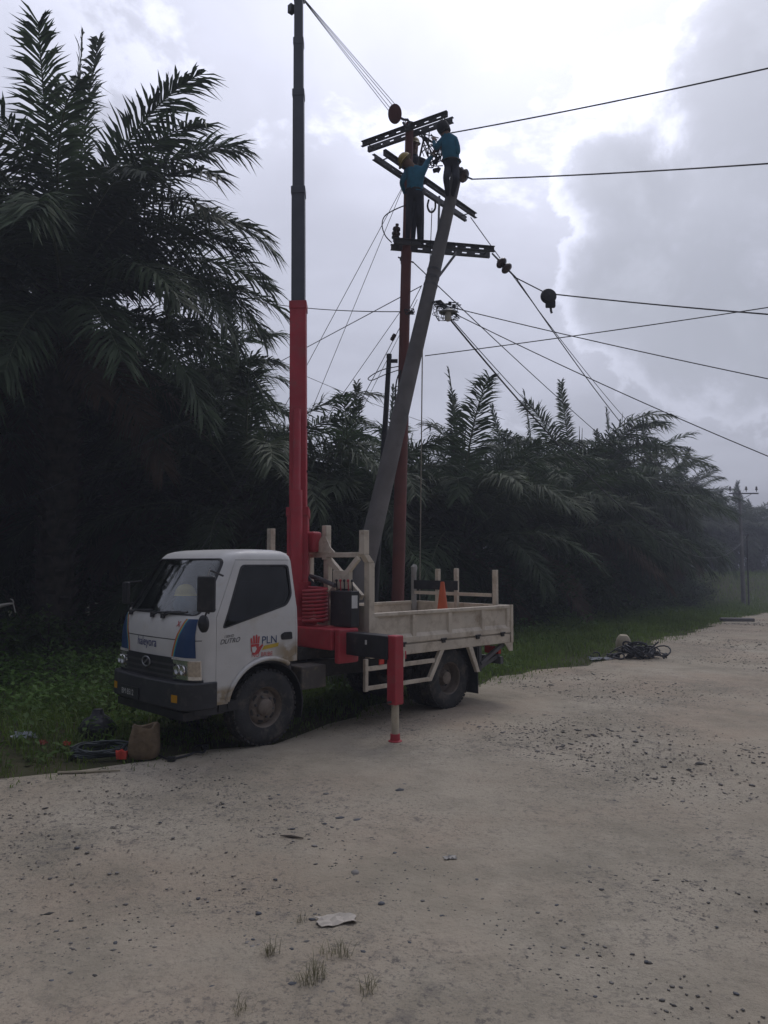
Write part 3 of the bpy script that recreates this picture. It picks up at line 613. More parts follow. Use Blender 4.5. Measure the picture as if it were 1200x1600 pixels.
def loft(off, zs, tab=CAB):
    mb = MB(); rs = [ring(z, off, tab, z + (off if z > 2.04 else 0)) for z in zs]; n = len(rs[0])
    fs = [(i * n + k, i * n + (k + 1) % n, (i + 1) * n + (k + 1) % n, (i + 1) * n + k) for i in range(len(rs) - 1) for k in range(n)]
    fs += [tuple(range(n - 1, -1, -1)), tuple((len(rs) - 1) * n + k for k in range(n))]
    return mb.add([p for r_ in rs for p in r_], fs).mesh('cab')
def rpoly(pts, r=.04, n=4):                                   # rounded polygon
    out = []
    for i, p in enumerate(pts):
        p = Vector(p); a = Vector(pts[i - 1]); b = Vector(pts[(i + 1) % len(pts)]); da = (a - p); db = (b - p); ra = min(r, da.length * .45); rb = min(r, db.length * .45)
        q0 = p + da.normalized() * ra; q1 = p + db.normalized() * rb
        for k in range(n + 1): t = k / n; out.append(tuple(q0 * (1 - t) ** 2 + p * 2 * t * (1 - t) + q1 * t * t))
    return out
XZ = lambda u, v, d: (u, d, v)
YZ = lambda u, v, d: (d, u, v)
WSP = [(-.765, 1.40), (-.68, 1.975), (.68, 1.975), (.765, 1.40)]
WINP = [(-.50, 1.26), (-.235, 1.905), (.365, 1.905), (.385, 1.58), (.31, 1.475)]
ARC = [(.06 + .545 * math.cos(R(a)), .40 + .545 * math.sin(R(a))) for a in range(62, 164, 6)]
DOORP = [(-.575, .56), (-.575, 1.38), (-.30, 1.965), (.40, 1.965), (.435, 1.90), (.435, .93)] + ARC + [(-.44, .56)]
def grow(poly, d):
    c = Vector((sum(p[0] for p in poly) / len(poly), sum(p[1] for p in poly) / len(poly)))
    return [tuple(Vector(p) + (Vector(p) - c).normalized() * d) for p in poly]
def pr(poly, fn, a, b): return MB().prism(poly, fn, a, b).mesh('cut')
def sides(poly): return [pr(poly, XZ, -1.2, -.55), pr(poly, XZ, .55, 1.2)]
zin = [.40] + CZS[1:-3]
outer = loft(0, CZS)
def inner_at(o): 
    zs = [.40] + [z for z in CZS if .5 < z < 2.03]; return loft(o, zs)
archm = MB()
archm.lathe([(.50, -1.0), (.50, 1.0)], 40, Matrix.Translation((.06, 0, .40)) @ Matrix.Rotation(R(90), 4, 'X')); archm = archm.mesh('cut')
rearb = MB().box2((.30, -1, .3), (1, 1, .86)).mesh('cut')
WSc = pr(rpoly(WSP, .07), YZ, -1.3, -.15); WINc = sides(rpoly(WINP, .05)); DOORc = sides(DOORP)
shell = boolean(outer.copy(), [('DIFFERENCE', inner_at(-.045)), ('DIFFERENCE', archm), ('DIFFERENCE', rearb)])
body = boolean(shell.copy(), [('DIFFERENCE', WSc)] + [('DIFFERENCE', c) for c in DOORc])
body.materials.clear(); body.materials.append(WHITE)
cab = place('cab_body', body, T, 32); 
for sgn in (0, 1):
    dm = boolean(shell.copy(), [('INTERSECT', sides(grow(DOORP, -.005))[sgn]), ('DIFFERENCE', WINc[sgn])]); dm.materials.clear(); dm.materials.append(WHITE)
    door = place('door', dm, T, 32)
    pane_src = loft(-.012, CZS); thin = boolean(pane_src, [('DIFFERENCE', inner_at(-.018))])
    pm = boolean(thin.copy(), [('INTERSECT', sides(rpoly(WINP, .05))[sgn])]); pm.materials.clear(); pm.materials.append(SIDEG); place('window_pane', pm, door, 40)
    rim_src = boolean(loft(.003, CZS), [('DIFFERENCE', inner_at(-.02))])
    fm = boolean(rim_src, [('INTERSECT', sides(rpoly(grow(WINP, .012), .05))[sgn]), ('DIFFERENCE', sides(rpoly(grow(WINP, -.012), .05))[sgn])]); fm.materials.clear(); fm.materials.append(BLACK); place('window_seal', fm, door)
    s = -1 if sgn == 0 else 1
    hb = MB().prism(rpoly([(.235, 1.10), (.225, 1.155), (.27, 1.18), (.375, 1.18), (.385, 1.10)], .02), XZ, s * .84, s * .8575); h = hb.build('door_handle', BLACK, door)
    MB().bar((.25, s * .862, 1.15), (.37, s * .862, 1.16), .012, .028).build('handle_pull', BLKM, door)
wsm = boolean(boolean(loft(-.006, CZS), [('DIFFERENCE', inner_at(-.014))]), [('INTERSECT', WSc)]); wsm.materials.clear(); wsm.materials.append(WSG)
ws = place('windscreen', wsm, T, 40)
sm = boolean(boolean(loft(.003, CZS), [('DIFFERENCE', inner_at(-.02))]), [('INTERSECT', pr(rpoly(grow(WSP, .014), .08), YZ, -1.3, -.15)), ('DIFFERENCE', pr(rpoly(grow(WSP, -.014), .07), YZ, -1.3, -.15))]); sm.materials.clear(); sm.materials.append(BLACK); place('windscreen_seal', sm, ws)
lin = boolean(inner_at(-.047), [('DIFFERENCE', inner_at(-.058)), ('DIFFERENCE', WSc), ('DIFFERENCE', archm)] + [('DIFFERENCE', c) for c in WINc] ); lin.materials.clear(); lin.materials.append(TRIM); place('interior_lining', lin, T)
MB().box2((-.78, -.80, .86), (.42, .80, .90)).build('cab_floor', TRIM, T)
mb = MB(); mb.prism(rpoly([(-.74, 1.30), (-.74, 1.38), (-.56, 1.40), (-.46, 1.32), (-.48, .9), (-.7, .9)], .03), XZ, -.76, .76); mb.build('dashboard', TRIM, T)
for y0, y1 in ((-.72, -.22), (-.18, .2), (.24, .72)):
    mb = MB(); mb.box2((-.12, y0, .9), (.32, y1, 1.15)).box2((.24, y0, 1.15), (.38, y1, 1.72)); mb.build('seat', TRIM, T, 0, .03)
th = [(-.36 + .17 * .42 * math.cos(a), .42 + .19 * math.sin(a), 1.40 + .17 * .9 * math.cos(a)) for a in [i * .3927 for i in range(16)]]
MB().tube(th, .014, 6, closed=True).bar((-.5, .42, 1.25), (-.36, .42, 1.40), .04, .04).build('steering_wheel', BLACK, T, 40)
# front print, mapped on the cab front
def decal(name, m, poly_fn, z0, z1, ny=8, nz=10, off=.004, parent=cab):
    V = []; Fq = []
    for j in range(nz + 1):
        z = z0 + (z1 - z0) * j / nz; a, b = poly_fn(z)
        for i in range(ny + 1): y = a + (b - a) * i / ny; V.append((cab_front(y, z, off), y, z))
    n = ny + 1; Fq = [(j * n + i, j * n + i + 1, (j + 1) * n + i + 1, (j + 1) * n + i) for j in range(nz) for i in range(ny)]
    return MB().add(V, Fq).build(name, m, parent, 60)
rb = lambda z: .46 + .17 * max(0, (z - .965) / .40) ** 1.5
for s in (-1, 1):
    for k, m in enumerate((REDD, ORG, YEL, GRN, CYAN)):
        decal('rainbow_stripe', m, lambda z, k=k, s=s: (s * (rb(z) + .0105 * k), s * (rb(z) + .0105 * (k + 1))), .975, 1.365, 2)
    decal('blue_panel', BLUE, lambda z, s=s: (s * (rb(z) + .0525), s * (.805 - .03 * (z - .97) / .4)), .975, 1.365, 12)
decal('panel_gap', INK, lambda z: (-.83, .83), 1.148, 1.156, 40, 1, .0025)
me = mapped(textmesh('haleyora', .135), lambda u, v: (cab_front(.26 - u * .92, 1.055 + v, .0055), .26 - u * .92, 1.055 + v)); me.materials.append(NAVY); place('front_lettering', me, cab)
me = mapped(textmesh('x', .12, .3), lambda u, v: (cab_front(-.50 - u, 1.285 + v, .0055), -.50 - u, 1.285 + v)); me.materials.append(REDD); place('front_mark', me, cab)
def onside(u, v, o=.0045): w = lerpt(CAB, v)[2]; return (u, -(w + o), v)
for tx, sz, x0, z0, m, sh in (('PLN', .115, -.025, 1.075, BLUE, 0), ('NO BRIBE', .062, -.15, .945, REDD, 0), ('130HD', .04, -.49, 1.165, INK, .3), ('DUTRO', .068, -.535, 1.105, INK, .35)):
    me = mapped(textmesh(tx, sz, sh), lambda u, v, x0=x0, z0=z0: onside(x0 + u, z0 + v + .06 * u * (tx in ('130HD', 'DUTRO')))); me.materials.append(m); place('door_lettering', me, cab)
hp = MB()                                                     # raised hand emblem
for i, (x, h, a) in enumerate([(-.148, .05, .12), (-.118, .075, .05), (-.09, .082, -.02), (-.064, .066, -.08)]):
    p = [(x - .011, 1.085), (x - .011 - a * h, 1.085 + h), (x - a * h, 1.098 + h), (x + .011 - a * h, 1.085 + h), (x + .011, 1.085)]
    hp.add([onside(*q) for q in p], [(0, 1, 2, 3, 4)])
hp.add([onside(*q) for q in [(-.16, 1.08), (-.053, 1.08), (-.06, 1.045), (-.012, 1.075), (-.004, 1.06), (-.055, .985), (-.085, .968), (-.125, .972), (-.155, 1.01)]], [tuple(range(9))]); hp.build('hand_emblem', REDD, cab)
MB().add([onside(*q, .006) for q in [(-.15, 1.05), (-.10, 1.055), (-.085, 1.03), (-.11, .99), (-.14, .995)]], [tuple(range(5))]).build('emblem_swirl', PALE, cab)
MB().add([onside(*q) for q in [(-.02, 1.01), (.01, 1.055), (.20, 1.075), (.19, 1.035)]], [(0, 1, 2, 3)]).build('yellow_flash', YEL, cab)
# fender lips, grille, lamps, bumper
for s in (-1, 1):
    pts = [(.06 + .515 * math.cos(R(a)), s * .858, .40 + .515 * math.sin(R(a))) for a in range(58, 168, 6)]
    MB().tube(pts, .024, 8).build('fender_lip', WHITE if s < 0 else SKIRT, T, 50)
    pts = [(.06 + .49 * math.cos(R(a)), .40 + .49 * math.sin(R(a))) for a in range(-20, 176, 7)]; p2 = [(.06 + .475 * math.cos(R(a)), .40 + .475 * math.sin(R(a))) for a in range(175, -21, -7)]
    MB().prism(pts + p2, XZ, s * .55, s * .84).build('wheel_arch_liner', BLACK, T)
decal('grille', BLACK, lambda z: (-.60, .60), .735, .972, 30, 8, .012, T)
for z in (.785, .84, .90):
    V = []
    decal('grille_slat', mat('grey grille slat', (.055, .055, .058), .5), lambda zz: (-.55, .55), z - .012, z + .012, 24, 2, .024, T)
em = [(cab_front(.0, .905, .03), .085 * math.cos(a), .895 + .05 * math.sin(a)) for a in [i * .3927 for i in range(16)]]
MB().tube(em, .008, 6, closed=True).bar((em[0][0], -.045, .925), (em[0][0], .045, .87), .012, .012).build('grille_emblem', STEELG, T, 40)
for s in (-1, 1):
    hl = decal('headlight', CHROME, lambda z, s=s: (s * (.50 + .06 * (z - .76)), s * .846), .765, .955, 24, 8, .014, T)
    decal('indicator_lens', mat('clear indicator', (.5, .44, .36), .22, .5, scale=40), lambda z, s=s: (s * .75, s * .846), .80, .945, 8, 4, .018, hl)
    decal('lamp_step', mat('lamp amber step', (.5, .42, .28), .25, .5), lambda z, s=s: (s * .54, s * .735), .806, .83, 8, 2, .018, hl)
    for y0 in (.60, .69):
        pp = Vector((cab_front(s * y0, .86, .022), s * y0, .86)); MB().lathe([(.048, 0), (.046, .012), (.03, .004), (.0001, -.006)], 18, Matrix.Translation(pp) @ Matrix.Rotation(R(-90), 4, 'Y')).build('lamp_bowl', CHROME, hl, 40)
    decal('headlight_bezel', WHITE, lambda z, s=s: (s * .48, s * .85), .955, .982, 20, 2, .012, T)
    decal('headlight_shade', BLACK, lambda z, s=s: (s * .48, s * .85), .74, .765, 20, 2, .012, T)
BUMP = [(.0, -.955, -.55, .865, .20, .03, .07), (3, -.955, -.55, .865, .20, .03, .07)]
bb = loft(0, [.47, .495, .715, .74], BUMP); bb.materials.clear(); bb.materials.append(mat('dark bumper', (.030, .031, .035), .55, var=.2, dirt=((.12, .11, .095), .25, 7.))); place('bumper', bb, T, 35, .015)
def bump_x(y): w = .865; c = w - .2; ya = abs(y); return -.955 + .07 * (min(ya, c) / w) ** 2 + (.2 - math.sqrt(max(0, .04 - (ya - c) ** 2)) if ya > c else 0)
for s in (-1, 1):
    V = []
    for j in range(2):
        for i in range(6): y = s * (.60 + .10 * i / 5); V.append((bump_x(y) - .006, y, .545 + .075 * j))
    MB().add(V, [(i, i + 1, i + 7, i + 6) for i in range(5)]).build('fog_lamp', AMBER, T)
MB().box2((-.972, .02, .50), (-.962, .42, .62)).build('number_plate', BLKM, T)
me = mapped(textmesh('BM 8512', .085), lambda u, v: (-.9745, .395 - u * .9, .53 + v)); me.materials.append(PALE); place('plate_number', me, T)
mb = MB(); mb.box2((-.86, -.72, .36), (-.58, .72, .44)); mb.build('under_bumper_valance', BLACK, T)
for y0, y1 in ((.55, .05), (.0, -.5), (-.22, -.62)):
    p = [Vector((cab_front(y0, 1.375, .02), y0, 1.375)), Vector((cab_front(y0 - .1, 1.41, .028), y0 - .1, 1.41)), Vector((cab_front(y1, 1.43, .022), y1, 1.43))]
    MB().tube(p, .011, 6).lathe([(.026, -.02), (.026, .03), (.0001, .035)], 10, Matrix.Translation(p[0])).build('wiper', BLACK, T, 40)
mb = MB(); mb.tube([(-.60, -.86, 1.46), (-.72, -.98, 1.48), (-.80, -1.07, 1.44), (-.83, -1.09, 1.8), (-.74, -.98, 1.86), (-.50, -.84, 1.80)], .011, 8)
mr_ = mb.build('mirror_arm', BLACK, T, 40)
MB().box((-.845, -1.10, 1.63), (.05, .19, .35), Matrix.Rotation(R(32), 3, 'Z')).build('mirror', BLACK, mr_, 0, .02)
MB().lathe([(.0001, -.04), (.05, -.035), (.085, -.01), (.085, .012), (.0001, .014)], 18, Matrix.Translation((-.83, -1.03, 1.34)) @ Matrix.Rotation(R(90), 4, 'Y')).tube([(-.83, -1.05, 1.40), (-.82, -1.07, 1.46)], .009, 6).build('round_mirror', BLACK, mr_, 40)
mb = MB(); mb.tube([(-.60, .84, 1.46), (-.66, .95, 1.46), (-.66, .96, 1.7), (-.55, .83, 1.72)], .011, 8); m2 = mb.build('mirror_arm', BLACK, T, 40)
MB().box((-.66, .99, 1.58), (.05, .14, .26)).build('mirror', BLACK, m2, 0, .02)
for s in (-1, 1): MB().box2((-.52, s * .60, .42), (-.26, s * .83, .52)).build('cab_step', BLACK, T)
# chassis and running gear
for s in (-1, 1): MB().box2((-.75, s * .33, .56), (4.20, s * .40, .76)).build('chassis_rail', CHAS, T)
mb = MB()
for x in (-.3, .7, 1.5, 2.3, 3.6, 4.1): mb.box2((x - .04, -.33, .6), (x + .04, .33, .72))
mb.build('chassis_cross_member', CHAS, T)
mb = MB().box2((.02, -.66, .36), (.10, .66, .45)); mb.build('front_axle', CHAS, T, 0, .02)
mb = MB().tube([(3.03, -.7, .4), (3.03, .7, .4)], .075, 12).lathe([(.0001, -.2), (.14, -.16), (.19, 0), (.14, .16), (.0001, .2)], 16, Matrix.Translation((3.03, .05, .40)) @ Matrix.Rotation(R(90), 4, 'Y')); mb.build('rear_axle', CHAS, T, 40)
MB().tube([(.9, 0, .62), (2.9, .05, .46)], .045, 10).build('drive_shaft', CHAS, T, 40)
for s in (-1, 1):
    MB().box2((2.55, s * .42, .46), (3.5, s * .50, .52)).build('leaf_spring', CHAS, T); MB().box2((-.4, s * .42, .46), (.5, s * .50, .52)).build('leaf_spring', CHAS, T)
MB().box2((.62, -.72, .50), (.98, -.42, .76)).build('battery_box', mat('dusty grey box', (.11, .10, .09), .8, dirt=(TAN, .4, 6.)), T, 0, .015)
mb = MB().tube([(1.55, .62, .58), (2.3, .62, .58)], .2, 16); mb.build('fuel_tank', CHAS, T, 40)
mb = MB().box2((.55, -.3, .45), (1.05, .3, .85)); mb.build('gearbox', CHAS, T, 0, .04)
def wheel(x, y, out, concave):                                 # out = -1 near side, +1 far side
    M_ = Matrix.Translation((x, y, .40)) @ Matrix.Rotation(R(90) * -out, 4, 'X')
    tp = [(.215, -.10), (.26, -.112), (.33, -.115), (.372, -.10), (.392, -.082), (.40, -.07), (.40, -.052), (.39, -.05), (.39, -.04), (.40, -.038), (.401, -.006), (.39, -.004), (.39, .004), (.401, .006), (.40, .038), (.39, .04), (.39, .05), (.40, .052), (.40, .07), (.392, .082), (.372, .10), (.33, .115), (.26, .112), (.215, .10), (.205, 0), (.215, -.10)]
    w_ = MB().lathe(tp, 44, M_, caps=False)
    for k in range(44):                                       # shoulder tread lugs
        for s2 in (-1, 1):
            a = 2 * math.pi * k / 44; c = M_ @ Vector((.392 * math.cos(a), .392 * math.sin(a), s2 * .080)); rot = (M_.to_3x3() @ Matrix.Rotation(a, 3, 'Z')); w_.box(c, (.018, .034, .04), rot)
    wo_ = w_.build('wheel', RUBBER, T, 45)
    if concave: rp = [(.216, .095), (.205, .085), (.198, .0), (.19, -.05), (.165, -.07), (.12, -.075), (.105, -.02), (.085, .02), (.08, .05), (.0001, .055)]
    else: rp = [(.216, .095), (.205, .085), (.195, .03), (.185, .02), (.16, .045), (.125, .06), (.11, .055), (.095, .06), (.088, .10), (.07, .115), (.0001, .118)]
    rim_ = MB().lathe(rp, 36, M_, caps=False).build('rim', RIM, wo_, 40)
    h_ = MB()
    for k in range(6):
        a = 2 * math.pi * k / 6 + .3; z = .053 if not concave else -.064; c = Vector((.150 * math.cos(a), .150 * math.sin(a), z))
        h_.lathe([(.026, 0), (.0001, .002)], 12, M_ @ Matrix.Translation(c) @ Matrix.Rotation(a, 4, 'Z') @ Matrix.Diagonal((.8, 1.35, 1, 1)))
    h_.build('hand_hole', CHAS, wo_)['kind'] = 'stuff'
    n_ = MB()
    for k in range(6):
        a = 2 * math.pi * k / 6 + .8; z = .062 if not concave else -.06; n_.lathe([(.013, 0), (.013, .022), (.0001, .024)], 6, M_ @ Matrix.Translation((.112 * math.cos(a), .112 * math.sin(a), z)))
    n_.build('wheel_nut', DSTEEL, wo_)['kind'] = 'stuff'
wheel(.06, -.725, -1, False); wheel(.06, .725, 1, False)
for s in (-1, 1): wheel(3.03, s * .725, s, True); wheel(3.03, s * .475, s, True)
# cargo bed
bed = MB().box2((1.52, -.93, .86), (4.22, .93, .94)).build('bed_floor', CREAM, T)
for s in (-1, 1):
    MB().box2((1.46, s * .86, .80), (4.235, s * .955, .925)).build('bed_sill', CREAM, T, 0, .008)
    pn = MB().box2((1.50, s * .915, .945), (4.215, s * .935, 1.315)); pn = pn.build('side_gate', CREAM, T)
    MB().box2((1.497, s * .90, 1.285), (4.22, s * .965, 1.332)).build('top_rail', CREAM, pn, 0, .008)
    mb = MB().prism([(.935, .942), (.965, .945), (.965, 1.01), (.936, 1.06)], lambda u, v, d, s=s: (d, s * u, v), 1.50, 4.217); mb.build('lower_ledge', CREAM, pn, 0, .004)
    for x0, x1 in ((1.502, 1.60), (2.16, 2.26), (2.84, 2.94), (3.53, 3.63), (4.10, 4.213)):
        MB().prism([(x0, .934), (x0 + .018, .962), (x1 - .018, .962), (x1, .934)], lambda u, v, d, s=s: (u, s * v, d), .95, 1.284).build('rib', CREAM, pn)
    for x in (2.0, 2.75, 3.45, 4.0): MB().box2((x - .03, s * .955, .90), (x + .03, s * .975, .955)).tube([(x - .05, s * .97, .948), (x + .05, s * .97, .948)], .012, 6).build('hinge', CHAS, pn)
MB().box2((4.217, -.96, .945), (4.245, .96, 1.33)).build('tail_gate', CREAM, T, 0, .008)
for s in (-1, 1): MB().prism([(4.06, .80), (4.245, .80), (4.245, .68), (4.17, .68)], XZ, s * .945, s * .958).build('corner_bracket', CREAM, T); MB().box2((4.19, s * .958, .80), (4.248, s * .972, 1.335)).build('corner_post', CREAM, T, 0, .006)
for y, zt, w in ((-.72, 1.83, .07), (.02, 1.85, .06), (.40, 1.84, .07)):
    MB().box2((4.13, y - w / 2, .945), (4.19, y + w / 2, zt)).build('rear_stake', CREAM, T, 0, .008)
MB().tube([(4.14, .90, .945), (4.14, .90, 1.78), (4.15, .90, 1.86), (4.17, .90, 1.90)], [.045, .045, .055, .03], 12).build('rear_stake', mat('grey stake', (.3, .29, .27), .7), T, 40)
MB().box2((4.11, -.68, 1.44), (4.129, .86, 1.49)).build('rear_stake_rail', CREAM, T)
MB().box2((4.10, -.05, 1.52), (4.112, .86, 1.66)).build('rear_stake_board', BLKM, T)
# headboard
for y, zt in ((-.92, 2.32), (-.22, 2.40), (.96, 2.40)):
    mb = MB().box2((1.43, y - .045, .945), (1.52, y + .045, 1.93)) if y < -.9 else MB().box2((1.38, y - .045, .945), (1.45, y + .045, 1.97))
    if y < -.9: mb.prism([(1.43, 1.932), (1.52, 1.932), (1.43, 2.03), (1.345, 2.03)], XZ, y - .045, y + .045).box2((1.345, y - .045, 2.032), (1.43, y + .045, zt))
    else: mb.box2((1.35, y - .045, 1.972), (1.43, y + .045, zt))
    mb.build('headboard_post', CREAM, T, 0, .006)
MB().box2((1.355, -.86, 2.0), (1.42, .90, 2.06)).build('headboard_beam', CREAM, T, 0, .006)
mb = MB().prism([(-.44, 2.062), (.06, 2.062), (-.08, 2.12), (-.18, 2.26), (-.262, 2.26), (-.36, 2.12)], lambda u, v, d: (d, u, v), 1.335, 1.349); mb.build('gusset_plate', CREAM, T)
MB().bar((1.40, -.24, 1.99), (1.40, -.87, 1.52), .05, .07).build('cross_brace', CREAM, T)
MB().bar((1.345, -.87, 1.99), (1.345, -.24, 1.45), .045, .06).build('cross_brace', CREAM, T)
MB().box2((1.325, -.72, 1.62), (1.385, -.42, 1.84)).build('brace_plate', CREAM, T, 0, .006)
for y in (.12, .42, .70): MB().box2((1.38, y - .03, .945), (1.44, y + .03, 1.998)).build('headboard_stud', CREAM, T)
MB().box2((1.445, -.86, .95), (1.475, .93, 1.42)).build('headboard_panel', CREAM, T)
MB().tube([(1.30, .10, 1.78), (1.28, -.2, 1.74), (1.25, -.55, 1.66)], .028, 10).tube([(1.30, .14 + .05 * math.cos(a), 1.79 + .05 * math.sin(a)) for a in [i * .628 for i in range(10)]], .014, 6, closed=True).build('lashing_bar', DSTEEL, T, 40)
# fender stays, side guard, mud flaps, tail frame
for s in (-1, 1):
    MB().prism([(2.70, .80), (2.78, .80), (2.535, .43), (2.465, .43)], XZ, s * .90, s * .952).build('fender_stay', CREAM, T, 0, .004)
    MB().prism([(3.27, .80), (3.36, .80), (3.51, .45), (3.45, .45)], XZ, s * .90, s * .952).build('fender_stay', CREAM, T, 0, .004)
    MB().box2((1.42, s * .91, .655), (2.60, s * .947, .71)).build('side_guard_rail', CREAM, T, 0, .006); MB().box2((1.42, s * .91, .43), (2.50, s * .947, .48)).build('side_guard_rail', CREAM, T, 0, .006)
    MB().box2((1.385, s * .905, .42), (1.435, s * .95, .80)).build('side_guard_post', CREAM, T, 0, .006)
    MB().box2((3.475, s * .56, .16), (3.49, s * .935, .78)).build('mud_flap', BLACK, T)
    MB().bar((3.60, s * .88, .55), (4.12, s * .88, .78), .05, .05).build('tail_frame_bar', DSTEEL, T); MB().bar((3.60, s * .8, .46), (4.12, s * .8, .62), .05, .05).build('tail_frame_bar', DSTEEL, T)
    MB().bar((3.60, s * .86, .44), (3.60, s * .86, .79), .05, .05).build('tail_frame_bar', DSTEEL, T)
MB().box2((4.06, -.88, .50), (4.12, .88, .60)).build('rear_bumper_bar', DSTEEL, T)
for s in (-1, 1): MB().box2((4.05, s * .6, .64), (4.11, s * .85, .74)).build('tail_lamp', REDL, T)
MB().box2((1.60, -.962, .72), (1.68, -.95, .78)).build('side_marker', REDL, T)
# ------------------------------------------------------------------ crane on the truck
cx, cy = 1.12, 0.
MB().box2((.93, -.86, .93), (1.31, .86, 1.17)).build('outrigger_housing', REDP, T, 0, .015)
MB().prism([(.80, .80), (1.36, .80), (1.30, .93), (.86, .93)], XZ, -.45, .45).build('crane_subframe', CHAS, T)
MB().box2((.97, -.95, .78), (1.28, -.87, 1.175)).build('housing_flange', REDP, T, 0, .02)
for s, yo in ((-1, -1.66), (1, 1.0)):
    MB().box2((1.085, s * .80, .88), (1.255, yo + .04 * -s, 1.135)).build('outrigger_beam', BLKM, T, 0, .008)
    j = MB().box2((1.105, yo - .066, .40), (1.237, yo + .066, 1.142)).build('outrigger_leg', REDP, T, 0, .012)
    zf = 0. if s < 0 else .3
    MB().tube([(1.17, yo, zf + .05), (1.17, yo, .42)], .042, 14).build('inner_leg', mat('cream outrigger tube', (.5, .44, .33), .5, dirt=(TAN, .3, 8.)), j, 40)
    MB().lathe([(.075, -.005), (.075, .012), (.055, .02), (.052, .085), (.0001, .09)], 18, Matrix.Translation((1.17, yo, zf))).build('foot_pad', REDP if s < 0 else REDP, j, 40)
    if s < 0:
        MB().box2((1.24, yo - .06, .80), (1.262, yo + .03, .98)).build('leg_bracket', CREAM, j); MB().box2((1.264, yo - .05, .88), (1.30, yo + .02, .97)).build('lock_block', REDP, j, 0, .01)
        MB().tube([(1.06, yo, .43), (1.28, yo, .43)], .014, 8).build('lock_pin', DSTEEL, j, 40)
        MB().box2((1.0815, -1.30, 1.02), (1.084, -1.27, 1.07)).build('beam_sticker', PALE, T)
MB().box2((1.20, -.90, 1.18), (1.335, -.52, 1.60)).build('control_cabinet', BLKM, T, 0, .01)
MB().box2((1.21, -.903, 1.40), (1.30, -.9015, 1.55)).build('cabinet_sticker', PALE, T)
for i in range(5): MB().tube([(1.26 - .0, -.86 + i * .07, 1.60), (1.25, -.86 + i * .07, 1.72)], .008, 6).lathe([(.0001, 0), (.016, .01), (.016, .03), (.0001, .04)], 8, Matrix.Translation((1.25, -.86 + i * .07, 1.70))).build('control_lever', REDP if i % 2 else BLKM, T, 40)
MB().lathe([(.24, 1.17), (.24, 1.24), (.19, 1.27), (.165, 1.55), (.175, 1.70), (.0001, 1.71)], 24, Matrix.Translation((cx, cy, 0))).build('crane_column', REDP, T, 40)
coil = [(1.10 + .14 * math.cos(i * .39), -.36 + .14 * math.sin(i * .39), 1.22 + i * .00275) for i in range(0, 150)]
MB().tube(coil, .019, 7).build('hose_coil', REDP, T, 50)
MB().box2((1.19, -.40, 1.22), (1.30, -.26, 1.56)).build('valve_block', mat('pinkish faded red', (.28, .09, .09), .6), T, 0, .01)
for i in range(4): MB().tube([(1.24, -.3 - .03 * i, 1.5), (1.20, -.1, 1.70 + .02 * i), (1.16, .05, 1.45), (1.1, -.2, 1.22)], .013, 6).build('hydraulic_hose', BLKM, T, 40)
b0 = Vector((cx, cy, 1.62)); tipw = at(466.8, -12, 11.05); b1 = TI @ tipw; bd = (b1 - b0); BL = bd.length; bd.normalize()
yaw = bd.cross(Vector((0, 1, 0))).normalized(); side_ = yaw.cross(bd).normalized() * -1
def boom_pt(py):                                              # point on the boom axis seen at picture height py
    lo, hi = 0., 1.
    for _ in range(40):
        m_ = (lo + hi) / 2; p = TM @ (b0 + bd * BL * m_) - CAM; zc = p.y * math.cos(PITCH) + p.z * math.sin(PITCH); yc = -p.y * math.sin(PITCH) + p.z * math.cos(PITCH)
        if 800 - F * yc / zc > py: lo = m_
        else: hi = m_
    return lo * BL
viewdir = (TI.to_3x3() @ Vector((0, 1, 0))); lat = bd.cross(viewdir).normalized(); LATS = -1 if (TM.to_3x3() @ lat).x > 0 else 1; dep = lat.cross(bd).normalized()
def boom_sec(name, s0, s1, w, m, parent, collar=True):
    mb = MB(); hex_ = [(-.5, -.42), (.5, -.42), (.5, .35), (.28, .62), (-.28, .62), (-.5, .35)]
    def seg(a, b, k):
        V = [b0 + bd * t + lat * (u * w * k) + dep * (v * w * k) for t in (a, b) for u, v in hex_]; n = 6
        mb.add(V, [tuple(range(5, -1, -1)), tuple(range(6, 12))] + [(i, (i + 1) % n, n + (i + 1) % n, n + i) for i in range(n)])
    seg(s0, s1, 1.)
    if collar: seg(s1 - .10, s1 + .015, 1.09)
    return mb.build(name, m, parent, 0, .006)
cuts = [0, boom_pt(797), boom_pt(476), boom_pt(297), boom_pt(145), boom_pt(64), BL]
bm_ = boom_sec('boom', cuts[0], cuts[1], .262, REDP, T)
for i, (w, m) in enumerate(((.215, REDP), (.182, GREYB), (.160, GREYB), (.142, GREYB), (.128, GREYB))): boom_sec('boom_section', cuts[i + 1] - .3, cuts[i + 2], w, m, bm_)
MB().box(b0 + bd * (cuts[1] - .42) - lat * .19 * LATS, (.16, .16, .26), Matrix.Rotation(.2, 3, 'Z')).build('hoist_motor', REDP, bm_, 0, .03)
for py in (668, 737):
    c = b0 + bd * boom_pt(py); MB().bar(c - lat * .125, c + lat * .125, .03, .03).build('slide_pad', BLKM, bm_)
MB().tube([b0 + bd * 1.0 - dep * .22, b0 + bd * 2.3 - dep * .13], .05, 12).tube([b0 - dep * .12 - Vector((0, 0, .25)), b0 + bd * 1.2 - dep * .22], .075, 14).build('lift_cylinder', REDP, T, 40)
hd = MB(); tp_ = b0 + bd * BL
hd.bar(tp_ - bd * .1 - lat * .07, tp_ + bd * .30 - lat * .07, .02, .22, up=dep).bar(tp_ - bd * .1 + lat * .07, tp_ + bd * .30 + lat * .07, .02, .22, up=dep)
hd.tube([tp_ + bd * .2 - lat * .08 + dep * .05, tp_ + bd * .2 + lat * .08 + dep * .05], .09, 14); hd.build('boom_head', GREYB, bm_)
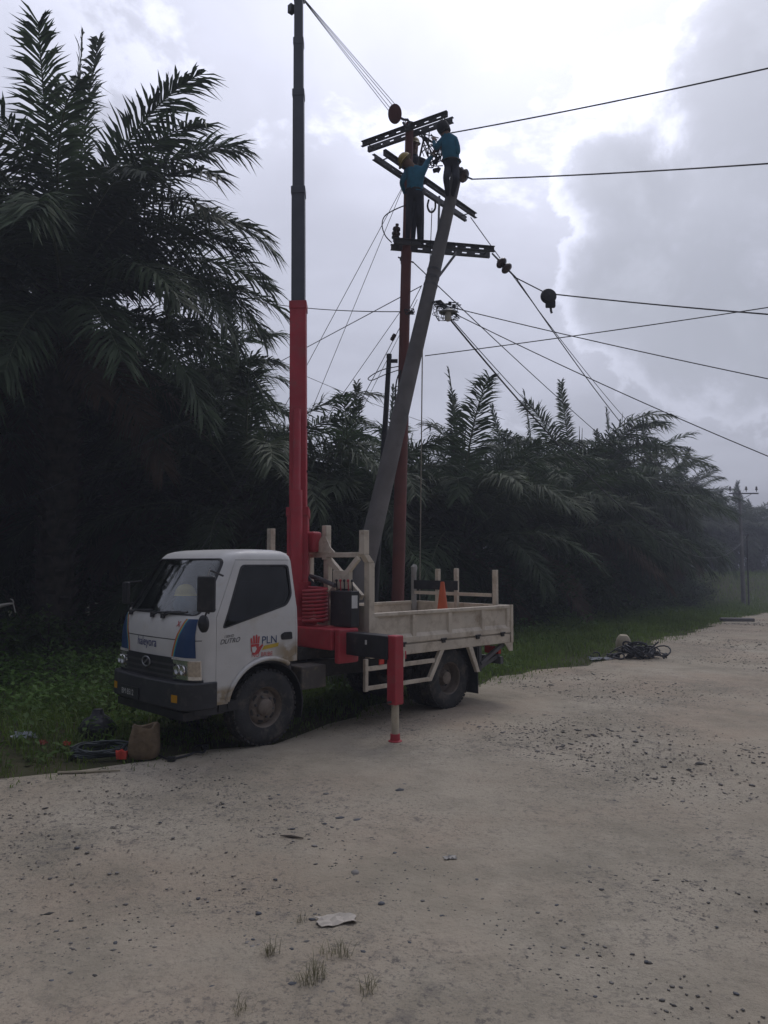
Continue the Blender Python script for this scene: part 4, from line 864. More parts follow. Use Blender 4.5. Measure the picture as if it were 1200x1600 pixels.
MB().box(b0 + bd * boom_pt(14) + lat * .11 * LATS, (.08, .08, .12)).build('head_bracket', BLKM, bm_)
BOOMTIP = [TM @ (tp_ + bd * (.0 + .055 * i) + dep * .12 + lat * (.03 * (i - 1.5))) for i in range(4)]
# inside the cab: helmet and bag on the dash; on the bed: cone
def helmet(mb, c, r, brim=(0, -1, 0), M3=None):
    M_ = Matrix.Translation(c) @ (M3.to_4x4() if M3 else Matrix())
    mb.lathe([(r, 0), (r * 1.0, r * .25), (r * .9, r * .62), (r * .62, r * .95), (r * .25, r * 1.1), (.0001, r * 1.13)], 18, M_ @ Matrix.Diagonal((1, 1.12, 1, 1)))
    mb.lathe([(r * 1.16, -.006), (r * 1.0, .012), (r * .95, -.004), (r * 1.16, -.006)], 18, M_ @ Matrix.Translation((0, -r * .12, 0)) @ Matrix.Diagonal((1, 1.2, 1, 1)))
    return mb
o = helmet(MB(), (0, 0, 0), .105).build('helmet', mat('yellow hard hat', (.75, .55, .10), .35, var=.08), None, 40); o.location = TM @ Vector((-.52, -.13, 1.585)); o.rotation_euler.z = 1.
tag(o, 'yellow hard hat lying on the truck dashboard behind the windscreen', 'helmet')
bg = MB(); bg.lathe([(.05, 0), (.14, .02), (.16, .09), (.11, .15), (.0001, .17)], 14); o = bg.build('bag', mat('blue cloth bag', (.03, .10, .16), .8, var=.4, bump=.8, bscale=20), None, 60); o.location = TM @ Vector((-.53, -.16, 1.395)); o.scale = (.8, 1.5, 1.15)
tag(o, 'rumpled blue bag on the truck dashboard beside the hard hat', 'bag')
cn = thing('traffic_cone', 'orange traffic cone standing in the cream truck bed', 'traffic cone', TM @ Vector((3.75, -.06, .94)))
MB().lathe([(.115, .03), (.03, .70), (.025, .715), (.0001, .715)], 20).build('cone_body', CONE, cn, 40)
MB().box((0, 0, .016), (.30, .30, .032)).build('cone_base', CONE, cn, 0, .01)
# ------------------------------------------------------------------ poles
def ext_ground(a, b):                                          # extend the line b->a down to the ground
    d = a - b; t = (terr(a.x, a.y) - .1 - b.z) / d.z; return b + d * t
SA = at(621.5, 935, 13.2); SB = at(640, 193, 13.2); SG = ext_ground(SA, SB)
CA = at(571, 880, 12.3); CB = at(714.5, 268, 13.0); CG = ext_ground(CA, CB)
sp = thing('steel_pole', 'slender red oxide steel utility pole held upright behind the truck bed', 'utility pole', (SG.x, SG.y, 0))
sd_ = (SB - SG); W0 = Vector((SG.x, SG.y, 0))
def along(a, b, t): return a + (b - a) * t
mb = MB(); Lp = sd_.length
for t0, t1, r_ in ((0, .46, .108), (.455, .76, .090), (.755, 1., .073)): mb.tube([along(SG, SB, t0) - W0, along(SG, SB, t1) - W0], r_, 20)
mb.build('shaft', RUST, sp, 40)
mb = MB()
for t in (.46, .76): mb.tube([along(SG, SB, t - .012) - W0, along(SG, SB, t + .004) - W0], .112 if t < .5 else .094, 20)
mb.build('joint_collar', RUST, sp, 40)
cp = thing('concrete_pole', 'thick grey concrete utility pole leaning over behind the truck bed', 'utility pole', (CG.x, CG.y, 0)); W1 = Vector((CG.x, CG.y, 0))
MB().tube([along(CG, CB, i / 8) - W1 for i in range(9)], [.178 - .080 * i / 8 for i in range(9)], 24).build('shaft', CONC, cp, 40)
mb = MB()
for t in (.76, .775, .79): mb.tube([along(CG, CB, t) - W1, along(CG, CB, t + .004) - W1], .178 - .08 * t + .006, 20)
mb.build('steel_band', DSTEEL, cp, 40)
def sp_at(z): return along(SG, SB, (z - SG.z) / (SB.z - SG.z))
def cp_at(z): return along(CG, CB, (z - CG.z) / (CB.z - CG.z))
def slotted(mb, p0, p1, w, h, t, flip):                        # channel whose web is pierced by bolt slots
    d = (p1 - p0).normalized(); sd = d.cross(Vector((0, 0, 1))).normalized() * flip; u = Vector((0, 0, 1)); L = (p1 - p0).length
    for k in (-1, 1):
        o = sd * (w / 2) + u * k * (h / 2 - t / 2); mb.bar(p0 + o, p1 + o, w + t, t)
        o = u * k * (h * .29); mb.bar(p0 + o, p1 + o, t, h * .36)
    x = 0.; i = 0
    while x < L:
        e = min(L, x + (.16 if i % 3 else .30)); mb.bar(p0 + d * x, p0 + d * e, t, h * .225); x = e + (.085 if i % 3 else .03); i += 1
def arm_pair(parent, W, a, b, gap, label):
    d = (b - a).normalized(); s = d.cross(Vector((0, 0, 1))).normalized()
    for k in (-1, 1):
        o = s * gap * k; mb = MB(); p0 = a + o - W; p1 = b + o - W; slotted(mb, p0, p1, .05, .10, .008, k); x = mb.build('crossarm', DSTEEL, parent); x['label'] = label
    mb = MB()
    for t in (.06, .94): c = along(a, b, t) - W; mb.tube([c - s * (gap + .03), c + s * (gap + .03)], .011, 6)
    mb.build('tie_bolt', DSTEEL, parent)
zU = at(637, 205, 13.2).z; zS = at(636, 273, 13.2).z; zL = at(632, 383, 13.2).z
U0, U1 = atz(572, 231, zU), atz(705, 184, zU); S0, S1 = atz(588, 243, zS), atz(732, 341, zS); L0, L1 = atz(613, 381, zL), atz(769, 394, zL)
def snap(a, b, p, g=0.):                                       # shift the arm so that it straddles the pole
    d = (b - a); d.z = 0; d.normalize(); n = Vector((-d.y, d.x, 0)); k = (Vector((p.x, p.y, 0)) - Vector((a.x, a.y, 0))).dot(n); return a + n * k, b + n * k
U0, U1 = snap(U0, U1, sp_at(zU)); S0, S1 = snap(S0, S1, sp_at(zS)); L0, L1 = snap(L0, L1, sp_at(zL))
arm_pair(sp, W0, U0, U1, .085, 'topmost steel channel crossarm'); arm_pair(sp, W0, S0, S1, .095, 'slanting middle steel crossarm'); arm_pair(sp, W0, L0, L1, .115, 'lowest steel crossarm the workers stand on')
mb = MB(); mb.bar(along(L0, L1, .64) - W1 - Vector((0, 0, .06)), cp_at(at(686, 440, 12.8).z) + Vector((.06, 0, 0)) - W1, .012, .045); mb.build('arm_brace', DSTEEL, cp)
mb = MB(); mb.bar(along(S0, S1, .62) - W0, along(L0, L1, .45) - W0, .04, .012); mb.build('brace_strut', DSTEEL, sp)
mb = MB(); mb.bar(at(665, 205, 13.0) - W0, at(652, 262, 13.1) - W0, .04, .012).bar(at(655, 212, 13.0) - W0, at(680, 225, 13.) - W0, .035, .012); mb.build('brace_strut', DSTEEL, sp)
# thin pole and far poles
BA = at(591, 850, 14.2); BB = at(608, 560, 14.2); BG = ext_ground(BA, BB); W2 = Vector((BG.x, BG.y, 0))
bp = thing('thin_pole', 'thin black steel pole behind the leaning concrete pole', 'utility pole', W2)
MB().tube([BG - W2, along(BG, BB, .7) - W2, BB - W2], [.06, .055, .045], 12).build('shaft', BLKM, bp, 40); MB().box(BB - W2 + Vector((.08, 0, -.05)), (.16, .06, .06)).lathe([(.05, 0), (.05, .08), (.0001, .1)], 12, Matrix.Translation(BB - W2)).build('cap_clamp', BLKM, bp)
fg = gnd(1162, 945); fp = thing('crossarm_pole', 'distant concrete pole with short crossarm standing in the verge grass', 'utility pole', fg); ft = at(1155, 767, fg.y) - fg
MB().tube([(0, 0, -.1), ft], [.17, .11], 16).build('shaft', CONC, fp, 40)
a0, a1 = at(1139, 771, fg.y - .15) - fg, at(1185, 771, fg.y - .15) - fg; MB().bar(a0, a1, .07, .10).build('crossarm', DSTEEL, fp)
FARP = []
for px in (1141, 1166, 1182):
    p = at(px, 768, fg.y - .15) - fg; MB().lathe([(.03, -.02), (.03, .10), (.09, .12), (.10, .20), (.06, .24), (.075, .34), (.04, .40), (.0001, .41)], 12, Matrix.Translation(p)).build('pin_insulator', PORC, fp, 40); FARP.append(p + fg + Vector((0, 0, .38)))
MB().bar(along(a0, a1, .8), ft - Vector((0, 0, .75)), .04, .04).bar(along(a0, a1, .12), ft - Vector((0, 0, .75)), .04, .04).build('arm_brace', DSTEEL, fp)
g2 = gnd(1170, 940); tp2 = thing('thin_pole', 'thin black post beside the distant crossarm pole', 'utility pole', g2); tt = at(1167, 836, g2.y) - g2; MB().tube([(0, 0, -.1), tt], .06, 10).build('shaft', BLKM, tp2, 40); MB().box(tt, (.22, .12, .12)).build('cap_clamp', BLKM, tp2)
LVT = g2 + tt

# ------------------------------------------------------------------ fittings
def insul(name, label, p0, p1, n=2, r=.085):
    d = (p1 - p0); L = d.length; q = d.to_track_quat('Z', 'Y').to_matrix().to_4x4(); t = thing(name, label, 'insulator', p0)
    for i in range(n):
        z = L * (.28 + .44 * (i + .5) / n)
        MB().lathe([(.04, z - .07), (.05, z - .05), (r * .8, z - .035), (r, z - .01), (r * 1.02, z + .015), (r * .85, z + .04), (.05, z + .05), (.0001, z + .065)], 20, q).build('disc', PORC, t, 40)
    MB().tube([(0, 0, 0), d], .015, 8).build('rod', DSTEEL, t, 40); return t
insul('insulator', 'pair of brown disc insulators level with the worker on the concrete pole', at(704, 266, 12.95), at(738, 280, 12.75), 2, .115)
insul('insulator', 'pair of brown disc insulators hanging off the lowest crossarm tip', at(769, 396, 12.9), at(806, 434, 12.75), 2, .10)
insul('insulator', 'brown spool insulator across the red steel pole below the crossarm', at(622, 402, 13.25), at(646, 410, 13.25), 2, .115)
t = thing('insulator', 'upright ribbed insulator on the left end of the lowest crossarm', 'insulator', L0 + Vector((.05, 0, .05)))
MB().lathe([(.04, -.01), (.04, .04), (.07, .05), (.07, .08), (.05, .09), (.075, .12), (.075, .15), (.05, .17), (.07, .20), (.065, .24), (.03, .27), (.03, .31), (.0001, .32)], 14, Matrix.Rotation(.12, 4, 'Y')).build('porcelain_body', PORC, t, 40)
pk = at(857, 463, 12.3); t = thing('snatch_block', 'dark pulley block hanging from the conductor right of the disc insulators', 'pulley', pk)
MB().lathe([(.0001, -.06), (.11, -.05), (.13, -.02), (.13, .02), (.11, .05), (.0001, .06)], 20, Matrix.Rotation(R(80), 4, 'X')).build('sheave', BLKM, t, 40)
MB().box((.03, 0, -.13), (.16, .08, .12)).build('block_frame', BLKM, t, 0, .02); MB().tube([(.03, 0, -.16), (.04, 0, -.25), (.05, 0, -.28)], .02, 8).build('tail_hook', DSTEEL, t, 40)
hb_c = at(617, 178, 12.95); t = thing('hook_block', 'round dark red hook block hung from the crane ropes at the steel pole top', 'hook block', hb_c)
view = (hb_c - CAM).normalized(); qv = view.to_track_quat('Z', 'Y').to_matrix().to_4x4()
MB().lathe([(.0001, -.09), (.125, -.09), (.142, -.075), (.142, -.045), (.12, -.04), (.12, .04), (.142, .045), (.142, .075), (.125, .09), (.0001, .09)], 24, qv @ Matrix.Diagonal((.85, 1.12, 1, 1))).build('sheave_housing', mat('dull maroon paint', (.12, .035, .035), .55), t, 40)
hk = [at(px, py, 12.98) - hb_c for px, py in ((625, 184), (631, 187), (637, 187), (640, 192), (638, 200), (633, 197), (630, 191))]
MB().tube(hk, .022, 8).build('hook', DSTEEL, t, 40)
sl_ = [at(px, py, 13.12) - hb_c for px, py in ((634, 188), (645, 191), (652, 196), (644, 203), (634, 203), (632, 196))]; MB().tube(sl_, .012, 6, closed=True).build('sling', ROPE, t, 40)
for i, p in enumerate(BOOMTIP):
    e = hb_c + Vector((-.085 + .05 * i, .02 * (i % 2), .03 + .028 * i)); MB().tube([p - hb_c, e - hb_c], .0055, 5).build('hoist_rope', DSTEEL, t)
# lamp
lp = at(700, 488, 12.55); t = thing('pole_lamp', 'small grey dish street lamp fixed to the leaning concrete pole', 'street lamp', lp)
MB().lathe([(.0001, .09), (.03, .085), (.045, .05), (.13, .02), (.155, -.005), (.14, -.012), (.04, -.004), (.0001, -.004)], 24).build('lamp_shade', STEELG, t, 40)
MB().lathe([(.05, -.008), (.06, -.05), (.055, -.12), (.03, -.15), (.0001, -.155)], 16).build('lamp_glass', mat('milky lamp glass', (.55, .54, .5), .25), t, 40)
pc = cp_at(at(683, 472, 12.7).z); MB().tube([pc - lp, at(688, 470, 12.6) - lp, at(697, 478, 12.55) - lp, Vector((0, 0, .08))], .018, 8).build('lamp_arm', DSTEEL, t, 40)

# ------------------------------------------------------------------ wires
def wire(name, label, p0, p1, sag=0., r=.009, m=WIRE, n=24, cat='wire', mid=None):
    pts = mid or [along(p0, p1, i / n) - Vector((0, 0, 4 * sag * (i / n) * (1 - i / n))) for i in range(n + 1)]
    o = MB().tube([p - p0 for p in pts], r, 6).build(name, m, None, 60, 0, p0); return tag(o, label, cat)
def curve(pts, n=5):                                            # catmull-rom
    P = [pts[0]] + list(pts) + [pts[-1]]; out = []
    for i in range(1, len(P) - 2):
        for k in range(n):
            t = k / n; out.append(.5 * ((2 * P[i]) + (P[i + 1] - P[i - 1]) * t + (2 * P[i - 1] - 5 * P[i] + 4 * P[i + 1] - P[i + 2]) * t * t + (-P[i - 1] + 3 * P[i] - 3 * P[i + 1] + P[i + 2]) * t ** 3))
    return out + [pts[-1]]
A3 = lambda *q: [at(x, y, Y) for x, y, Y in q]
wire('overhead_wire', 'topmost conductor leaving the pole head towards the road side', at(703, 208, 12.85), at(1420, 56, 9.2), .05, .011)
wire('overhead_wire', 'conductor leaving the disc insulators beside the worker on the concrete pole', at(738, 280, 12.75), at(1420, 239, 9.2), .04, .011)
wire('overhead_wire', 'short conductor from the lower disc insulators down to the pulley block', at(806, 434, 12.75), pk + Vector((-.05, 0, .06)), 0, .011)
wire('overhead_wire', 'conductor leaving the pulley block towards the road side', pk + Vector((.05, 0, .04)), at(1420, 507, 9.6), .03, .011)
wire('overhead_wire', 'conductor from the middle crossarm end to the distant crossarm pole', S1, FARP[0], 1.9, .010, n=60)
wire('overhead_wire', 'conductor from the lower disc insulators to the distant crossarm pole', at(806, 434, 12.75), FARP[1], 2.6, .011, n=60)
wire('overhead_wire', 'conductor from the spool insulator to the distant crossarm pole', at(646, 410, 13.25), LVT + Vector((0, 0, .05)), .9, .010, n=60)
wire('service_cable', 'thick twisted black cable falling from the lamp to the distant post', at(704, 500, 12.6), LVT, 2.7, .016, CABLE, 60, 'cable')
wire('service_cable', 'thin cable falling beside the twisted cable to the distant post', at(700, 492, 12.62), LVT + Vector((.1, 0, -.2)), 2.25, .008, CABLE, 60, 'cable')
wire('service_cable', 'gently falling cable from the lamp bracket across the road', at(684, 475, 12.75), at(1420, 636, 10.5), .05, .008, CABLE, 30, 'cable')
wire('service_cable', 'steeper falling cable from the lamp bracket across the road', at(686, 478, 12.75), at(1420, 800, 12), .12, .008, CABLE, 30, 'cable')
wire('service_cable', 'cable rising from the concrete pole middle over the road', at(664, 556, 12.62), at(1420, 446, 10.5), .03, .008, CABLE, 30, 'cable')
wire('service_cable', 'cable running from the steel pole past the boom towards the tall palm', at(626, 487, 13.1), at(330, 455, 20.5), .15, .009, CABLE, 30, 'cable')
wire('service_cable', 'cable slanting from the concrete pole down past the boom', at(658, 447, 12.85), at(350, 612, 21), .0, .008, CABLE, 30, 'cable')
wire('guy_wire', 'left guy wire from the pole head down behind the cab', at(630, 290, 13.2), at(268, 965, 15.5), .0, .0055)
wire('guy_wire', 'right guy wire from the pole head down behind the cab', at(630, 292, 13.2), at(356, 960, 14.8), .0, .0055)
wire('guy_wire', 'guy wire from the steel pole middle down behind the boom', at(626, 486, 13.2), at(380, 838, 16.5), .0, .0055)
wire('guy_wire', 'guy wire with a small insulator from the concrete pole', at(659, 446, 12.9), at(470, 795, 16.5), .06, .007)
wire('guy_wire', 'second guy wire beside the insulated guy', at(652, 468, 12.9), at(478, 815, 16.5), .0, .005)
wire('overhead_wire', 'faint slack wire strung across in front of the plantation', at(420, 562, 17.5), at(860, 712, 23), .25, .006)
wire('guy_wire', 'thin line crossing the dark fronds of the tall palm', at(420, 590, 14.5), at(-60, 822, 12.5), .1, .006)
wire('guy_wire', 'thin line slanting down behind the cab roof', at(420, 672, 13.5), at(300, 884, 13), .0, .006)
p = at(614.5, 527, 13.45); o = MB().lathe([(.0001, -.07), (.035, -.06), (.04, -.01), (.03, 0), (.04, .01), (.035, .06), (.0001, .07)], 12, Matrix.Rotation(.5, 4, 'Y')).build('guy_insulator', PORC, None, 40, 0, p); tag(o, 'small dark egg insulator threaded on the guy wire', 'insulator')
wire('rope', 'long rope hanging straight down beside the leaning concrete pole', at(660, 545, 12.55), at(655, 1010, 13.2), 0, .011, ROPE, 20, 'rope')
wire('rope', 'rope dangling from the worker past the lowest crossarm', at(675, 325, 12.9), at(671, 430, 12.95), 0, .008, CABLE, 8, 'rope')
lpz = A3((670, 312, 12.8), (668, 322, 12.8), (671, 330, 12.8), (676, 331, 12.8), (680, 325, 12.8), (680, 314, 12.8)); wire('rope', 'coil of rope hanging from the belt of the turquoise shirted worker', lpz[0], None, r=.018, m=CABLE, cat='rope', mid=curve(lpz))
lc = A3((640, 318, 13.1), (616, 328, 13.1), (601, 338, 13.05), (597, 352, 13.05), (602, 368, 13.05), (612, 379, 13.1)); wire('jumper_cable', 'bowed jumper cable left of the steel pole above the lowest crossarm', lc[0], None, r=.010, m=CABLE, cat='cable', mid=curve(lc))
lc = A3((626, 572, 13.2), (600, 577, 13.4), (583, 585, 13.5), (575, 592, 13.5), (582, 594, 13.5), (600, 586, 13.4), (626, 577, 13.2)); wire('jumper_cable', 'long flat cable loop between the thin black pole and steel pole', lc[0], None, r=.009, m=CABLE, cat='cable', mid=curve(lc))
for k, (dx, lb) in enumerate(((0, 'outer drop of black cable against the steel pole'), (4, 'inner drop of black cable against the steel pole'))):
    lc = A3((627, 578, 13.08), (621 + dx, 590, 13.06), (618 + dx, 610, 13.06), (618 + dx, 650, 13.06), (619 + dx, 720, 13.06)); wire('drop_cable', lb, lc[0], None, r=.012, m=CABLE, cat='cable', mid=curve(lc))
tg = MB(); rd = random.Random(4); c0 = at(690, 480, 12.6)
for k in range(13):
    q = [at(683 + rd.uniform(-4, 6), 472 + rd.uniform(-3, 5), 12.62)] + [at(695 + rd.uniform(-20, 26), 484 + rd.uniform(-14, 18), 12.58) for _ in range(3)] + [at(684 + rd.uniform(-2, 14), 474 + rd.uniform(-2, 12), 12.62)]
    tg.tube([v - c0 for v in curve(q, 6)], .0055, 4)
for k in range(5): tg.box(at(685 + 6 * k, 474 + 4 * (k % 3), 12.6) - c0, (.05, .04, .05))
o = tg.build('wire_tangle', CABLE, None, 0, 0, c0); tag(o, 'tangle of jumper wires and connectors above the dish lamp', 'wires')
tg = MB(); c0 = at(636, 490, 13.0)
for k in range(8):
    q = [at(632 + rd.uniform(-2, 16), 486 + rd.uniform(-4, 6), 12.98) for _ in range(4)]; tg.tube([v - c0 for v in curve(q, 5)], .006, 4)
o = tg.build('wire_tangle', CABLE, None, 0, 0, c0); tag(o, 'small knot of wires between the steel and concrete poles', 'wires')
tg = MB(); c0 = at(672, 240, 13.0)
for k in range(16):
    q = [at(656 + rd.uniform(0, 36), 205 + rd.uniform(0, 60), 12.95 + rd.uniform(-.1, .2)) for _ in range(3)]; tg.tube([v - c0 for v in curve(q, 5)], rd.uniform(.006, .014), 5)
for k in range(7): tg.box(at(662 + rd.uniform(0, 26), 215 + rd.uniform(0, 70), 13.) - c0, (.05 + .05 * rd.random(), .05, .06), Matrix.Rotation(rd.random() * 3, 3, 'Y'))
o = tg.build('wire_tangle', CABLE, None, 0, 0, c0); tag(o, 'tangle of slings, clamps and jumper wires between the workers', 'wires')

# ------------------------------------------------------------------ people
def person(label, J, shirt, base, headwear, hm):
    names = list(J); idx = {}; V = []; Rr = []; cls = []; E_ = []
    def v(p, r, c): V.append(p - base); Rr.append(r); cls.append(c); return len(V) - 1
    rad = dict(pelvis=.135, waist=.125, chest=.15, neck=.055, head=.085, headtop=.095, lsh=.07, rsh=.07, lel=.047, rel=.047, lwr=.03, rwr=.03, lhip=.085, rhip=.085, lkn=.06, rkn=.06, lan=.042, ran=.042, ltoe=.035, rtoe=.035)
    J = {k: Vector(p) for k, p in J.items()}
    J['waist'] = (J['pelvis'] * .55 + J['chest'] * .45)
    up = (J['head'] - J['neck']).normalized(); J['headtop'] = J['head'] + up * .07
    cl = lambda k: 2 if k in ('pelvis', 'lhip', 'rhip', 'lkn', 'rkn', 'lan', 'ran') else 3 if 'toe' in k else 0 if k in ('neck', 'head', 'headtop', 'lwr', 'rwr') else 1
    for k in ('pelvis', 'waist', 'chest', 'neck', 'head', 'headtop', 'lsh', 'lel', 'lwr', 'rsh', 'rel', 'rwr', 'lhip', 'lkn', 'lan', 'ltoe', 'rhip', 'rkn', 'ran', 'rtoe'): idx[k] = v(J[k], rad[k], cl(k))
    for a, b in (('pelvis', 'waist'), ('waist', 'chest'), ('chest', 'neck'), ('neck', 'head'), ('head', 'headtop'), ('chest', 'lsh'), ('lsh', 'lel'), ('lel', 'lwr'), ('chest', 'rsh'), ('rsh', 'rel'), ('rel', 'rwr'), ('pelvis', 'lhip'), ('lhip', 'lkn'), ('lkn', 'lan'), ('lan', 'ltoe'), ('pelvis', 'rhip'), ('rhip', 'rkn'), ('rkn', 'ran'), ('ran', 'rtoe')): E_.append((idx[a], idx[b]))
    face = J.get('face', Vector((0, 1, 0))).normalized(); n_ = v(J['head'] + face * .115 - up * .01, .018, 0); E_.append((idx['head'], n_))          # nose
    for s in 'lr':                                            # hands: palm, four fingers, thumb
        d = (J[s + 'wr'] - J[s + 'el']).normalized(); sd = d.cross(Vector((0, 0, 1))); sd = sd.normalized() if sd.length > .1 else Vector((1, 0, 0)); nn = sd.cross(d)
        pm = v(J[s + 'wr'] + d * .07, .03, 0); E_.append((idx[s + 'wr'], pm)); p0 = V[pm]
        for q, (o, l) in enumerate(((-.030, .062), (-.010, .075), (.010, .07), (.030, .055))):
            a = v(p0 + base + d * .035 + sd * o, .0095, 0); b = v(p0 + base + d * (.035 + l * .55) + sd * o * 1.2 - nn * .012, .0085, 0); c = v(p0 + base + d * (.035 + l * .8) + sd * o * 1.2 - nn * .04, .0075, 0); E_ += [(pm, a), (a, b), (b, c)]
        a = v(p0 + base - d * .01 + sd * (.045 if s == 'l' else -.045), .011, 0); b = v(p0 + base + d * .03 + sd * (.065 if s == 'l' else -.065) - nn * .02, .009, 0); E_ += [(pm, a), (a, b)]
    me = bpy.data.meshes.new('body'); me.from_pydata(V, E_, []); o = bpy.data.objects.new('tmp', me); C.objects.link(o)
    m = o.modifiers.new('skin', 'SKIN'); m.use_smooth_shade = True
    for i, sv in enumerate(me.skin_vertices[0].data): sv.radius = (Rr[i], Rr[i]); sv.use_root = (i == 0)
    ss = o.modifiers.new('sub', 'SUBSURF'); ss.levels = ss.render_levels = 2
    dg = bpy.context.evaluated_depsgraph_get(); bm2 = bpy.data.meshes.new_from_object(o.evaluated_get(dg)); bpy.data.objects.remove(o)
    bm2.materials.clear()
    for mm in (SKIN, shirt, TROU, SHOE): bm2.materials.append(mm)
    segs = [(V[a], V[b], cls[a], cls[b]) for a, b in E_]
    for f in bm2.polygons:
        c = f.center; best = 9; bc = 1
        for a, b, ca, cb_ in segs:
            ab = b - a; t_ = max(0, min(1, (c - a).dot(ab) / (ab.length_squared + 1e-9))); dd = (a + ab * t_ - c).length
            if dd < best:
                best = dd; bc = ca if t_ < .5 else cb_
                if {ca, cb_} == {1, 0}: bc = (1 if ca == 1 else 0) if t_ < (.9 if ca == 1 else .1) else cb_
        f.material_index = bc
    ob = place('person', bm2, None, 180, 0, base); tag(ob, label, 'person', None)
    q = up.to_track_quat('Z', 'Y').to_matrix()
    if headwear == 'helmet': helmet(MB(), J['head'] + up * .055 - base, .118, M3=q).build('helmet', hm, ob, 40)
    else: MB().lathe([(.095, -.10), (.108, -.04), (.112, .02), (.108, .06), (.09, .10), (.05, .125), (.0001, .13)], 16, Matrix.Translation(J['head'] + up * .02 - face * .02 - base) @ q.to_4x4()).build('hair', hm, ob, 40)
    MB().tube([J['pelvis'] + Vector((.145 * math.cos(a), .125 * math.sin(a), .05)) - base for a in [i * .524 for i in range(12)]], .022, 6, closed=True).build('tool_belt', BLKM, ob, 40)
    return ob
LS = (L1 - L0).normalized(); LN = LS.cross(Vector((0, 0, 1))).normalized()
fz = zL + .05
def foot(px, side):                                            # a point on one channel of the lowest crossarm under picture column px
    best = min((along(L0, L1, i / 200) + LN * .115 * side for i in range(201)), key=lambda p: abs((p.x / p.y) * F + 600 - px)); return best
near = -1 if (L0 + LN * -.1).y < (L0 + LN * .1).y else 1
fl, fr_ = foot(638, near), foot(657, near)
J = dict(pelvis=at(647, 303, 12.86), chest=at(650, 273, 12.78), neck=at(644, 260, 12.76), head=at(637, 254, 12.76), lsh=at(636, 268, 12.76), lel=at(627, 286, 12.82), lwr=at(633, 303, 12.98), rsh=at(662, 266, 12.78), rel=at(668, 252, 12.88), rwr=at(675, 245, 13.0),
    lhip=at(641, 309, 12.86), rhip=at(653, 309, 12.86), lkn=at(639, 341, 12.86), rkn=at(655, 341, 12.9), lan=fl + Vector((0, -.02, .09)), ran=fr_ + Vector((0, -.02, .09)), ltoe=fl + Vector((0, .14, .05)), rtoe=fr_ + Vector((0, .14, .05)), face=Vector((-.5, .6, -.3)))
person('lineman in turquoise shirt and yellow helmet bending forward on the lowest crossarm', J, SHIRT, Vector((fl.x, fl.y, fz)), 'helmet', HELM)
fl, fr_ = foot(646, -near), foot(660, -near)
J = dict(pelvis=at(650, 302, 13.5), chest=at(649, 262, 13.48), neck=at(647, 241, 13.45), head=at(646, 230, 13.43), lsh=at(638, 250, 13.45), lel=at(634, 275, 13.42), lwr=at(640, 292, 13.32), rsh=at(659, 250, 13.45), rel=at(668, 255, 13.35), rwr=at(676, 241, 13.25),
    lhip=at(645, 308, 13.5), rhip=at(656, 308, 13.5), lkn=at(647, 343, 13.48), rkn=at(658, 343, 13.48), lan=fl + Vector((0, .02, .09)), ran=fr_ + Vector((0, .02, .09)), ltoe=fl + Vector((0, -.14, .05)), rtoe=fr_ + Vector((0, -.14, .05)), face=Vector((.3, -.8, -.1)))
person('lineman in dark jacket and yellow helmet half hidden behind the red steel pole', J, DARKS, Vector((fl.x, fl.y, fz)), 'helmet', HELM)
J = dict(pelvis=at(706, 257, 12.76), chest=at(702, 228, 12.72), neck=at(697, 211, 12.72), head=at(692, 202, 12.74), lsh=at(690, 219, 12.72), lel=at(680, 233, 12.76), lwr=at(678, 220, 12.92), rsh=at(712, 219, 12.68), rel=at(716, 239, 12.66), rwr=at(701, 246, 12.85),
    lhip=at(701, 262, 12.78), rhip=at(711, 262, 12.78), lkn=at(697, 279, 12.60), rkn=at(713, 280, 12.60), lan=at(699, 300, 12.80), ran=at(708, 301, 12.78), ltoe=at(699, 305, 12.90), rtoe=at(708, 306, 12.89), face=Vector((-.6, .6, .1)))
fb = at(703, 306, 12.88)
person('lineman in turquoise shirt without helmet clinging to the concrete pole top', J, SHIRT, fb, 'hair', HAIR)

# ------------------------------------------------------------------ clutter on the ground
def put(px, py, road=True): g = gnd(px, py); return Vector((g.x, g.y, g.z + (ROADZ if road else .0)))
p = put(226, 1188)
V = []; bmx = MB(); n = 18
for j, (z, r_) in enumerate([(0, .10), (.02, .135), (.10, .15), (.19, .142), (.26, .132), (.30, .125), (.325, .11), (.315, .08), (.26, .075)]):
    for k in range(n):
        a = 2 * math.pi * k / n; sq = 1 / max(abs(math.cos(a)), abs(math.sin(a))) ** .6; q = r_ * sq * (1 + .05 * math.sin(5 * a + j) + .04 * math.sin(3 * a - j * 1.3)); V.append((q * math.cos(a) * 1.0, q * math.sin(a) * .8, z * (1 + .06 * math.sin(2 * a + .5) * (j > 4)) ))
fs = [(j * n + k, j * n + (k + 1) % n, (j + 1) * n + (k + 1) % n, (j + 1) * n + k) for j in range(8) for k in range(n)] + [tuple(range(n - 1, -1, -1)), tuple(8 * n + k for k in range(n))]
o = bmx.add(V, fs).build('sack', SACK, None, 60, 0, p); tag(o, 'open brown sack standing on the road in front of the truck bumper', 'sack')
p = put(157, 1183); cb_ = MB(); rd = random.Random(9)
pts = [Vector(((.27 + .035 * math.sin(i * .9) ) * math.cos(i * .42 + .2 * math.sin(i)), (.20 + .03 * math.cos(i * 1.3)) * math.sin(i * .42), .02 + .012 * (i // 15) + .008 * math.sin(i * 2.1))) for i in range(100)]
o = cb_.tube(pts, .011, 6).build('cable_coil', mat('bluish black cable', (.035, .045, .05), .55), None, 50, 0, p); tag(o, 'flat coil of dark cable lying on the verge beside the brown sack', 'cable coil')
